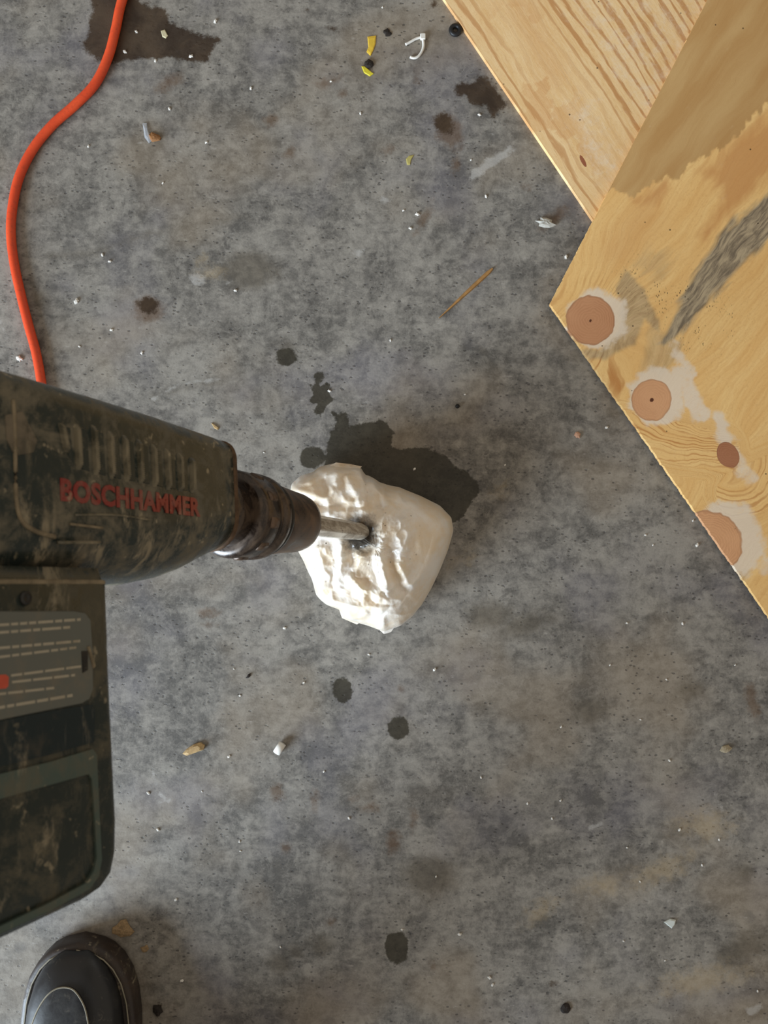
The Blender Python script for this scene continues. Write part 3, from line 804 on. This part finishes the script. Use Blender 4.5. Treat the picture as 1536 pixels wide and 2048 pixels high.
    plate([(176, 1294), (180, 1292), (192, 1332), (188, 1337)], 0.0395, 0.0424, 'latch', dust, motor)
    for (x, y) in ((52, 1196), (-30, 1180)):
        u, v = on_side(x, y, 0.0412)
        ring = lambda r, w: [L(u + r * math.cos(a), v + r * math.sin(a), w) for a in [2 * math.pi * k / 14 for k in range(14)]]
        mesh_obj('screw_head', *loft([ring(0.0032, 0.039), ring(0.0032, 0.0415), ring(0.0024, 0.0422), ring(0.0012, 0.0416)]), rubber, T)
    # lower panel: raised frame, edge sheen put into its teal, round a recessed dirty field
    teal = grimy('teal_edge_sheen', srgb(72, 86, 79), srgb(92, 88, 72), 0.70, (0.35, 0.6))
    fw = 0.0420
    outer = [(-120, 1578), (0, 1548), (100, 1524), (186, 1498), (194, 1510), (200, 1640), (204, 1720), (198, 1752), (180, 1778), (100, 1822), (0, 1868), (-120, 1920)]
    inner = [(-110, 1622), (0, 1598), (100, 1570), (178, 1548), (184, 1558), (190, 1640), (194, 1714), (188, 1742), (173, 1766), (95, 1808), (0, 1853), (-110, 1905)]
    Po = [on_side(x, y, fw) for x, y in outer]; Pi = [on_side(x, y, fw) for x, y in inner]
    m_ = len(Po); V = []
    V += [L(*p, 0.0400) for p in Po]; V += [L(*p, fw) for p in Po]; V += [L(*p, fw) for p in Pi]; V += [L(*p, 0.0400) for p in Pi]
    Fc = []
    for a in range(3):
        for i in range(m_):
            j = (i + 1) % m_
            Fc.append((a * m_ + i, a * m_ + j, (a + 1) * m_ + j, (a + 1) * m_ + i))
    mesh_obj('panel_frame', V, Fc, teal, motor, False)
    # smooth dark band above the frame
    plate([(-100, 1462), (0, 1441), (120, 1418), (186, 1408), (192, 1420), (190, 1484), (100, 1510), (0, 1534), (-100, 1558)], 0.0398, 0.0414, 'cover_band', grimy('dark_band', srgb(26, 38, 40), srgb(66, 60, 48), 0.3, (0.3, 0.6)), motor)

    # tool holder: lathe parts round the axis
    def lathe(name, prof, mat, parent=T, seg=56, mod=None):
        rings = []
        for (u, r) in prof:
            rings.append([L(u, r * math.sin(a), r * math.cos(a)) for a in [2 * math.pi * k / seg for k in range(seg)]])
        return mesh_obj(name, *loft(rings), mat, parent)
    lathe('holder_neck', [(0.222, 0.0225), (0.226, 0.0232), (0.240, 0.0234), (0.246, 0.0262), (0.252, 0.0268), (0.2685, 0.0268)], collar)
    col_o = lathe('locking_collar', [(0.1885, 0.0270), (0.1890, 0.0300), (0.1905, 0.0314), (0.197, 0.0318), (0.199, 0.0302), (0.204, 0.0300), (0.206, 0.0312), (0.222, 0.0314), (0.227, 0.0304), (0.2285, 0.0262)], collar)
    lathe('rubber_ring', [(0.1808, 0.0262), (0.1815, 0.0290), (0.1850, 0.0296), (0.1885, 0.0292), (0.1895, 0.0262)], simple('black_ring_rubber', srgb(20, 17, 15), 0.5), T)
    lathe('chuck_sleeve', [(0.1262, 0.0135), (0.1262, 0.0215), (0.1275, 0.0232), (0.132, 0.0240), (0.150, 0.0252), (0.168, 0.0268), (0.178, 0.0278), (0.1812, 0.0278), (0.1816, 0.0260)], steel)
    for k in range(10):                                   # pressed grip pads on the collar
        a0 = 2 * math.pi * k / 10 + 0.2
        secs = []
        for i in range(5):
            a = a0 + 0.30 * i / 4
            r0, r1 = 0.0295, 0.0326 if 0 < i < 4 else 0.0308
            secs.append([L(u, r * math.sin(a), r * math.cos(a)) for (u, r) in ((0.2085, r0), (0.2095, r1), (0.2185, r1), (0.2195, r0))])
        mesh_obj('grip_pad', *loft(secs), steel, col_o)

    # rear D-handle and mains lead (beyond the frame edge)
    rings = []
    hp = spline([L(0.56, 0.02, 0), L(0.60, 0.03, 0), L(0.645, 0.015, 0), L(0.655, -0.04, 0), L(0.655, -0.11, 0), L(0.64, -0.155, 0), L(0.60, -0.165, 0), L(0.55, -0.16, 0)], 6)
    mesh_obj('rear_handle', *tube(hp, 0.017, 14), rubber, T)
    return T
HAMMER = build_hammer()

# chisel bit held in the tool
def build_bit():
    T = empty('chisel_bit', TOOL)
    tag(T, 'scratched grey steel chisel bit running from the power tool into the bag', 'chisel bit')
    n = NT('scuffed_steel')
    f = n.noise(70, 5, 0.7, vec=n.mapping((0.35, 1, 1)), dist=1.0)
    g = n.noise(240, 3, 0.6)
    col = n.mix(n.step(f, 0.36, 0.66), srgb(138, 126, 110), srgb(212, 204, 190))
    col = n.mix(n.step(g, 0.58, 0.72, 0, 0.6), col, srgb(80, 62, 46))
    mat = n.done(col, n.step(f, 0.3, 0.7, 0.5, 0.35), 0.15)
    seg = 36
    def ring(u, r, flat):
        out = []
        for k in range(seg):
            a = 2 * math.pi * k / seg
            hexr = r * (1 - flat * (1 - 0.93 / math.cos(((a + math.pi / 6) % (math.pi / 3)) - math.pi / 6)))
            out.append(L(u, hexr * math.sin(a), hexr * math.cos(a)))
        return out
    rings = [ring(-0.045, 0.0015, 0), ring(-0.040, 0.003, 0), ring(-0.012, 0.0074, 0.3), ring(0.004, 0.0080, 0.3), ring(0.012, 0.0079, 0.5), ring(0.03, 0.0082, 1), ring(0.06, 0.0084, 1), ring(0.10, 0.0085, 1), ring(0.132, 0.0085, 1)]
    mesh_obj('shank', *loft(rings), mat, T)
build_bit()

# ------------------------------------------------------------------ orange extension cord
def build_cord():
    n = NT('orange_jacket')
    f = n.noise(300, 3, 0.6)
    col = n.mix(n.step(n.noise(20, 3), 0.4, 0.7), srgb(216, 70, 30), srgb(230, 84, 40))
    col = n.mix(n.step(f, 0.5, 0.75, 0, 0.35), col, srgb(150, 58, 34))
    n.bump(f, 0.3, 0.0004)
    mat = n.done(col, 0.42, spec=0.5)
    px = [(300, -180), (272, -80), (243, 5), (231, 60), (216, 115), (190, 168), (150, 210), (105, 250), (66, 298), (38, 355), (25, 415), (22, 470), (29, 530), (42, 590), (57, 650), (72, 705), (82, 760), (89, 820), (84, 900), (60, 980), (10, 1060), (-60, 1120), (-180, 1160)]
    pts = spline([at(x, y, 0.0048) for x, y in px], 8)
    o = mesh_obj('extension_cord', *tube(pts, 0.0048, 14), mat)
    tag(o, 'orange extension cord curving across the concrete and under the power tool', 'cord')
build_cord()

# ------------------------------------------------------------------ boots
def build_boot(cx, toe_y, label, rot=0.0, lean=0.26):
    T = empty('work_boot', Matrix.Translation((cx, toe_y, 0)) @ Matrix.Rotation(rot, 4, 'Z'))
    tag(T, label, 'boot', 'pair of work boots')
    n = NT('scuffed_black_leather')
    f = n.noise(28, 5, 0.7)
    g = n.noise(70, 5, 0.7, dist=1.0)
    col = n.mix(n.step(f, 0.45, 0.7, 0, 0.6), srgb(30, 30, 32), srgb(56, 54, 50))
    col = n.mix(n.step(g, 0.58, 0.72, 0, 0.4), col, srgb(104, 98, 88))
    n.bump(n.noise(330, 3, 0.6), 0.15, 0.0004)
    leather = n.done(col, n.step(f, 0.3, 0.7, 0.30, 0.5), spec=0.5)
    sole_m = grimy('dark_sole', srgb(46, 36, 30), srgb(72, 58, 46), 0.5, (0.5, 0.8))
    thread = simple('pale_stitching', srgb(150, 142, 124), 0.8)
    ss = np.array([0, .004, .010, .02, .035, .055, .08, .11, .15, .19, .23, .265, .287, .299, .303])
    hw = np.array([0, .018, .030, .0405, .0495, .0555, .0585, .0585, .050, .043, .042, .041, .034, .020, 0])
    def width(s): return np.interp(s, ss, hw)
    # sole outline extruded with a rounded edge
    out = [(width(s), -s) for s in np.linspace(0, 0.303, 60)] ; out += [(-width(s), -s) for s in np.linspace(0.303, 0, 60)[1:-1]]
    out = [(float(x), float(y)) for x, y in out]
    def ring(z, g):
        r = []
        for x, y in out:
            d = math.hypot(x, (y + 0.15)); r.append((x * (1 + g / 0.05), (y + 0.15) * (1 + g / 0.15) - 0.15, z))
        return r
    mesh_obj('sole', *loft([ring(0.0, -0.004), ring(0.003, 0.0), ring(0.024, 0.0), ring(0.028, -0.001), ring(0.0295, -0.004)]), sole_m, T)
    # welt stitched round the top of the sole
    wl = [Vector((x * 0.90, (y + 0.15) * 0.962 - 0.15, 0.0305)) for x, y in out]
    mesh_obj('welt_stitching', *tube(wl[:56] , 0.0008, 6), thread, T)
    mesh_obj('welt_stitching', *tube(wl[62:] , 0.0008, 6), thread, T)
    # upper: toe dome rising to the instep
    zs = np.array([0.006, .008, .012, .02, .035, .055, .08, .11, .14, .17, .20, .24, .28, .292, .296])
    zh = np.array([.004, .010, .015, .021, .027, .032, .037, .050, .072, .098, .105, .105, .10, .085, .06])
    rings = []
    for s in zs:
        w_ = max(0.004, float(width(s)) - 0.0105) if s < 0.285 else max(0.01, float(width(s)) - 0.004)
        h_ = float(np.interp(s, zs, zh)); r = []
        for k in range(33):
            a = math.pi * k / 32
            r.append((w_ * math.copysign(abs(math.cos(a)) ** 0.72, math.cos(a)), -s, 0.028 + h_ * math.sin(a) ** 0.62))
        r += [(w_ * 0.3 * q, -s, 0.026) for q in (-1, 0, 1)]
        rings.append(r)
    mesh_obj('upper', *loft(rings), leather, T)
    # vamp overlay with its raised stitched edge
    def surf(x, s, lift=0.0):
        w_ = max(0.004, float(width(s)) - 0.0105); h_ = float(np.interp(s, zs, zh))
        c = min(1, abs(x) / w_); a = math.acos(min(1, c ** (1 / 0.72)))
        return (x, -s, 0.028 + h_ * max(0.0, math.sin(a)) ** 0.62 + lift)
    arc = [(-0.041, 0.125), (-0.038, 0.085), (-0.031, 0.057), (-0.021, 0.039), (-0.010, 0.031), (0.003, 0.031), (0.012, 0.038), (0.020, 0.053), (0.025, 0.080), (0.028, 0.125)]
    sp = spline([(x, s, 0) for x, s in arc], 6)
    grid = []
    cxm = -0.002
    for t in np.linspace(1.0, 0.0, 8):
        grid.append([surf(cxm + (p.x - cxm) * t, p.y * t + 0.125 * (1 - t), 0.0016) for p in sp])
    nn = len(sp); V = [p for g_ in grid for p in g_]
    Fc = [(i * nn + j, i * nn + j + 1, (i + 1) * nn + j + 1, (i + 1) * nn + j) for i in range(7) for j in range(nn - 1)]
    mesh_obj('vamp', V, Fc, leather, T, fix=True)
    mesh_obj('vamp_stitching', *tube([surf(p.x, p.y, 0.0012) for p in sp], 0.0009, 6), thread, T)
    # shaft and trouser leg
    rings = []
    for z, rx, ry, yc in ((0.10, .040, .055, -.235), (0.14, .041, .052, -.24), (0.19, .043, .052, -.245), (0.23, .046, .054, -.25)):
        rings.append([(rx * math.cos(a), yc + ry * math.sin(a), z) for a in [2 * math.pi * k / 32 for k in range(32)]])
    mesh_obj('shaft', *loft(rings), leather, T)
    pth = spline([(0, -0.245, 0.13), (0, -0.225, 0.20), (0, -0.225 + 0.45 * lean, 0.34), (0, -0.225 + lean, 0.48), (0.0, -0.25 + lean, 0.56), (0.0, -0.36 + lean, 0.60), (0.0, -0.60, 0.62)], 6)
    V, Fc = tube(pth, 0.066, 28, taper=lambda t: 1.0 + 0.36 * t + 0.05 * math.sin(t * 60))
    mesh_obj('trouser_leg', V, Fc, simple('dark_denim', srgb(46, 50, 60), 0.85, 0, 300, 0.3), T)
    return T
build_boot(-0.309, -0.4345, 'black leather work boot with pale stitching on the concrete below the power tool')
build_boot(-0.045, -0.600, 'black leather work boot of the pair standing clear of the power tool', -0.12, 0.10)

# ------------------------------------------------------------------ small things on the floor
def slab(px, h, name, mat, z0=0.0, smooth=False, dome=0.75):
    P = [at(x, y, 0) for x, y in px]
    c = sum(P, Vector()) / len(P)
    r = [[p + Vector((0, 0, z0)) for p in P], [p + Vector((0, 0, z0 + h * 0.6)) for p in P], [c + (p - c) * dome + Vector((0, 0, z0 + h)) for p in P]]
    return mesh_obj(name, *loft(r), mat, None, smooth)

def pebble(px, py, rx, ry, h, name, mat, rot=0.0, rough=0.25, seed=0):
    rn = random.Random(seed * 31 + int(px) * 7 + int(py))
    c = at(px, py, 0); k = H / F; rings = []
    n = 12
    js = [1 + rough * (rn.random() - 0.5) * 2 for _ in range(n)]
    for (f, z) in ((0.75, 0.0), (1.0, 0.28), (0.92, 0.6), (0.55, 0.92), (0.2, 1.0)):
        r = []
        for i in range(n):
            a = 2 * math.pi * i / n
            x = rx * k * f * js[i] * math.cos(a); y = ry * k * f * js[i] * math.sin(a)
            r.append((c.x + x * math.cos(rot) - y * math.sin(rot), c.y + x * math.sin(rot) + y * math.cos(rot), h * z * (1 + 0.2 * (rn.random() - 0.5))))
        rings.append(r)
    for p in range(len(rings[0])): rings[0][p] = (rings[0][p][0], rings[0][p][1], 0.0)
    return mesh_obj(name, *loft(rings), mat, None, False)

m_black = simple('black_rubber_small', srgb(24, 24, 25), 0.5)
m_white = simple('white_nylon', srgb(226, 222, 214), 0.45, 0, 80, 0.08)
m_yel = simple('yellow_paint', srgb(226, 188, 62), 0.55, 0, 200, 0.18)
m_yel2 = simple('bright_yellow_paint', srgb(214, 200, 54), 0.55, 0, 200, 0.18)
m_tan = simple('dry_tan', srgb(186, 156, 110), 0.8, 0, 300, 0.35)
m_clod = simple('dry_mud', srgb(158, 132, 98), 0.9, 0, 420, 0.4)
m_dark = simple('dark_grit', srgb(44, 36, 30), 0.8, 0, 200, 0.4)
m_chip = simple('white_plaster', srgb(232, 228, 220), 0.6, 0, 200, 0.1)
m_wood = simple('splinter_wood', srgb(172, 128, 74), 0.7, 0, 150, 0.3)
m_stone = simple('beige_stone', srgb(170, 156, 130), 0.8, 0, 200, 0.25)
m_grey = simple('pale_mineral', srgb(186, 182, 172), 0.5, 0, 160, 0.3)
m_brown = simple('brown_leaf_bit', srgb(150, 104, 62), 0.8, 0, 160, 0.3)

# rubber o-ring
c = at(911, 60, 0.0024)
V, Fc = [], []
for i in range(32):
    a = 2 * math.pi * i / 32
    for j in range(10):
        b = 2 * math.pi * j / 10
        r = 0.0046 + 0.0024 * math.cos(b)
        V.append((c.x + r * math.cos(a), c.y + r * math.sin(a), 0.0024 + 0.0024 * math.sin(b)))
        Fc.append((i * 10 + j, ((i + 1) % 32) * 10 + j, ((i + 1) % 32) * 10 + (j + 1) % 10, i * 10 + (j + 1) % 10))
tag(mesh_obj('rubber_ring', V, Fc, m_black), 'small black rubber ring on the concrete beside the pale plywood edge', 'o-ring')

# snipped cable tie
T = empty('cable_tie', Matrix.Translation(at(846, 76, 0)))
tag(T, 'white snipped cable tie bent into a hook on the concrete', 'cable tie')
o0 = at(846, 76, 0)
def strap(px):
    pts = spline([at(x, y, 0.0018) - o0 for x, y in px], 6)
    V, Fc = tube(pts, 0.0014, 8)
    return V, Fc
mesh_obj('strap', *strap([(846, 76), (847, 92), (843, 104), (836, 113), (828, 116), (820, 114)]), m_white, T)
mesh_obj('tail', *strap([(844, 74), (833, 77), (822, 83), (811, 89)]), m_white, T)
sec = lambda z, g: [(x, y, z) for x, y in rrect(-0.0030 - g, 0.0026 + g, -0.0030 - g, 0.0032 + g, 0.001, 3)]
mesh_obj('head', *loft([sec(0, -0.0004), sec(0.001, 0), sec(0.0034, 0), sec(0.004, -0.0006)]), m_white, T, False)

tag(slab([(735, 74), (752, 72), (751, 88), (747, 100), (741, 112), (733, 104), (737, 95)], 0.0012, 'paint_flake', m_yel), 'long orange-yellow paint flake above the dark crumb on the concrete', 'paint flake', 'yellow paint flakes')
tag(slab([(723, 133), (729, 133), (747, 148), (740, 153), (728, 146)], 0.0012, 'paint_flake', m_yel2), 'bright lemon yellow paint flake touching the dark round crumb', 'paint flake', 'yellow paint flakes')
tag(slab([(812, 318), (818, 312), (828, 310), (822, 320), (820, 330), (814, 330)], 0.0008, 'paint_flake', simple('pale_yellow', srgb(190, 178, 104), 0.7)), 'faded pale yellow paint flake alone on the concrete', 'paint flake', 'yellow paint flakes')
tag(pebble(737, 128, 9, 8, 0.003, 'dark_crumb', m_dark), 'dark round crumb between two yellow paint flakes', 'crumb')
tag(pebble(775, 66, 8, 8, 0.0015, 'dark_crumb', m_dark, 0, 0.4), 'flat dark brown crumb between the yellow flake and the cable tie', 'crumb')

# wood splinter
a, b = at(985, 537, 0.001), at(878, 636, 0.001)
d = (b - a); nn_ = Vector((-d.y, d.x, 0)).normalized(); rings = []
for t, w_ in ((0, .0012), (.08, .0022), (.35, .0022), (.7, .0014), (1, .0004)):
    p = a + d * t
    rings.append([p + nn_ * w_ + Vector((0, 0, -.001)), p + nn_ * w_ * .6 + Vector((0, 0, .0012)), p - nn_ * w_ * .6 + Vector((0, 0, .0012)), p - nn_ * w_ + Vector((0, 0, -.001))])
tag(mesh_obj('wood_splinter', *loft(rings), m_wood, None, False), 'long thin tan wood splinter lying alone on the concrete', 'splinter')

# cut cigarette filter, standing askew
a, b = at(553, 1506, 0.0042), at(565, 1487, 0.0042)
T = tube([a, a + (b - a) * 0.5, b], 0.0040, 16)
tag(mesh_obj('cigarette_filter', *T, m_white), 'stubby white cigarette filter on the bare concrete', 'cigarette butt')
tag(slab([(366, 1506), (373, 1498), (388, 1488), (402, 1484), (410, 1490), (408, 1498), (392, 1504), (375, 1510)], 0.005, 'wood_chip', m_tan, dome=0.6), 'tan wedge-shaped wood chip beside the white cigarette filter', 'wood chip')
tag(slab([(1327, 1843), (1340, 1837), (1351, 1839), (1349, 1848), (1343, 1856), (1335, 1850)], 0.002, 'plastic_shard', simple('pale_shard', srgb(206, 212, 208), 0.35, 0, 60, .05)), 'pale grey triangular shard on the shaded concrete', 'shard')
tag(pebble(1451, 1498, 12, 8, 0.003, 'flat_pebble', m_stone, 0.2, 0.15), 'flat beige pebble on the concrete below the knotty plywood', 'pebble')
tag(pebble(247, 1858, 20, 18, 0.004, 'mud_clod', m_clod, 0.3, 0.22), 'large flat tan mud clod beside the boot toe', 'mud clod', 'mud clods by the boot')
tag(pebble(290, 1896, 8, 6, 0.002, 'mud_clod', m_clod, 0.3, 0.4), 'small tan mud crumb beside the larger clod', 'mud clod', 'mud clods by the boot')
tag(pebble(1090, 447, 19, 8, 0.005, 'mineral_lump', m_grey, -0.2, 0.35), 'whitish mineral lump beside a brown smear near the plywood', 'lump')
tag(pebble(1155, 871, 7, 6, 0.003, 'pink_pebble', simple('pinkish_stone', srgb(206, 160, 132), 0.8), 0, 0.3), 'small pinkish pebble on the concrete near the knotty plywood edge', 'pebble')
tag(pebble(915, 813, 4.5, 4.5, 0.004, 'black_pellet', m_black, 0, 0.1), 'tiny round black pellet on the concrete above the wet patch', 'pellet')
tag(pebble(308, 276, 13, 8, 0.003, 'leaf_scrap', m_brown, -0.4, 0.3), 'curled brown leaf scrap beside a clear plastic scrap', 'leaf scrap')
n = NT('clear_film'); clear = n.done(srgb(196, 200, 206), 0.15, spec=0.6, Alpha=0.55)
tag(slab([(286, 248), (294, 247), (297, 262), (305, 282), (299, 288), (290, 276)], 0.0025, 'plastic_scrap', clear, dome=0.5), 'clear plastic scrap beside the curled brown leaf scrap', 'plastic scrap')
tag(slab([(423, 846), (428, 848), (438, 856), (436, 860), (429, 857)], 0.0015, 'seed_husk', m_tan), 'tiny tan seed husk on the concrete above the tool', 'husk')
tag(pebble(497, 1352, 3, 6, 0.002, 'dark_chip', m_dark, -0.7), 'narrow dark chip below the power tool chuck', 'chip')
tag(pebble(316, 2019, 10, 12, 0.004, 'dark_clod', m_dark, 0.3), 'dark brown clod on the concrete beside the boot', 'clod')
tag(pebble(1131, 2016, 10, 10, 0.003, 'dark_clod', m_dark, 0.0, 0.15), 'round dark brown clod in the shaded concrete', 'clod')
tag(slab([(322, 62), (330, 60), (336, 72), (332, 77), (325, 74)], 0.0012, 'cream_chip', simple('cream_paint', srgb(206, 196, 160), 0.7)), 'cream paint chip lying in the brown oil stain', 'paint chip')

# white crumbs scattered over the slab
crumbs = [(569, 1256, 4), (738, 1309, 3), (480, 1391, 3), (458, 1513, 4), (648, 1543, 3), (698, 1636, 3.5), (316, 1659, 4), (297, 1586, 4), (468, 1338, 2), (608, 1365, 3), (404, 1583, 2), (869, 1339, 4.5), (1122, 1454, 3), (962, 1555, 3), (1055, 1607, 3), (1121, 1601, 3), (1104, 1637, 3),
          (1339, 1521, 3.5), (1359, 1659, 4), (1438, 1679, 3), (1254, 1246, 3), (1365, 1247, 3.5), (1281, 1439, 2.5), (1333, 1359, 2.5), (919, 1868, 4.5), (979, 1955, 4.5), (985, 1969, 4), (1330, 1921, 2.5), (1515, 1982, 3), (1280, 1763, 2.5), (1404, 1730, 3), (1247, 1882, 2.5), (1254, 1695, 2.5),
          (364, 1961, 4.5), (479, 1683, 3), (481, 1702, 2.5), (561, 1894, 2.5), (872, 1753, 2.5), (804, 1859, 3), (352, 1799, 4), (721, 227, 3.5), (662, 163, 3), (502, 177, 4), (959, 230, 4), (972, 393, 4), (942, 320, 2.5), (765, 15, 2.5), (431, 43, 5), (382, 113, 5), (250, 104, 5), (311, 122, 4),
          (339, 218, 4), (177, 293, 3.5), (413, 285, 3.5), (326, 366, 3), (273, 64, 4), (153, 603, 7), (39, 717, 8), (223, 660, 4), (284, 706, 4), (205, 510, 4), (220, 523, 4), (159, 693, 3), (471, 581, 4), (1132, 514, 5), (807, 421, 3), (835, 429, 5), (821, 457, 4), (930, 789, 2.5), (659, 782, 4),
          (781, 681, 3), (1213, 855, 4), (1291, 1070, 3), (1394, 1090, 5), (1306, 1090, 2.5), (1386, 1041, 3), (829, 938, 3.5), (1010, 930, 2.5), (528, 905, 2), (1220, 1330, 2.5), (1470, 1330, 2.5)]
marks = [(300, 70, 'around the brown oil stain by the orange cord'), (60, 680, 'next to the lower run of the orange cord'), (300, 290, 'around the curled brown leaf scrap'), (290, 640, 'around the round brown rust spot'), (700, 200, 'around the yellow paint flakes'), (940, 260, 'around the dark spots by the pale plywood'),
         (830, 440, 'around the brown smear below the plywood overlap'), (1110, 480, 'nearest the corner of the knotty plywood'), (940, 585, 'around the long wood splinter'), (640, 760, 'among the small wet splashes'), (830, 930, 'lying in the dark wet patch'), (1300, 1060, 'along the lower edge of the knotty plywood'), (740, 1310, 'around the foot of the white bag'),
         (560, 1420, 'around the white cigarette filter'), (390, 1510, 'around the tan wood chip'), (800, 1456, 'around the round wet drips'), (320, 1620, 'nearest the tool motor housing'), (340, 1900, 'nearest the boot and mud clods'), (794, 1895, 'around the large wet drip'), (980, 1960, 'by the edge of the leg shadow'),
         (1340, 1845, 'around the pale triangular shard'), (1450, 1498, 'around the flat beige pebble'), (1080, 1610, 'out on the bare stretch beyond the drips'), (640, 1600, 'among the brown rust blots')]
base = pebble(768, 1024, 3.2, 2.4, 0.0013, 'white_crumb', m_chip, 0, 0.35)
first = True
for i, (x, y, s) in enumerate(crumbs):
    o = base if first else base.copy()
    if not first: COL.objects.link(o)
    first = False
    p = at(x, y, 0)
    o.location = (p.x, p.y, 0)
    o.scale = (s / 3.8, s / 3.8, min(1.8, s / 3.8))
    o.rotation_euler = (0, 0, random.uniform(0, 6.28))
    where = min(marks, key=lambda m: (m[0] - x) ** 2 + (m[1] - y) ** 2)[2]
    tag(o, 'tiny white crumb ' + where, 'crumb', 'white crumbs on the concrete')
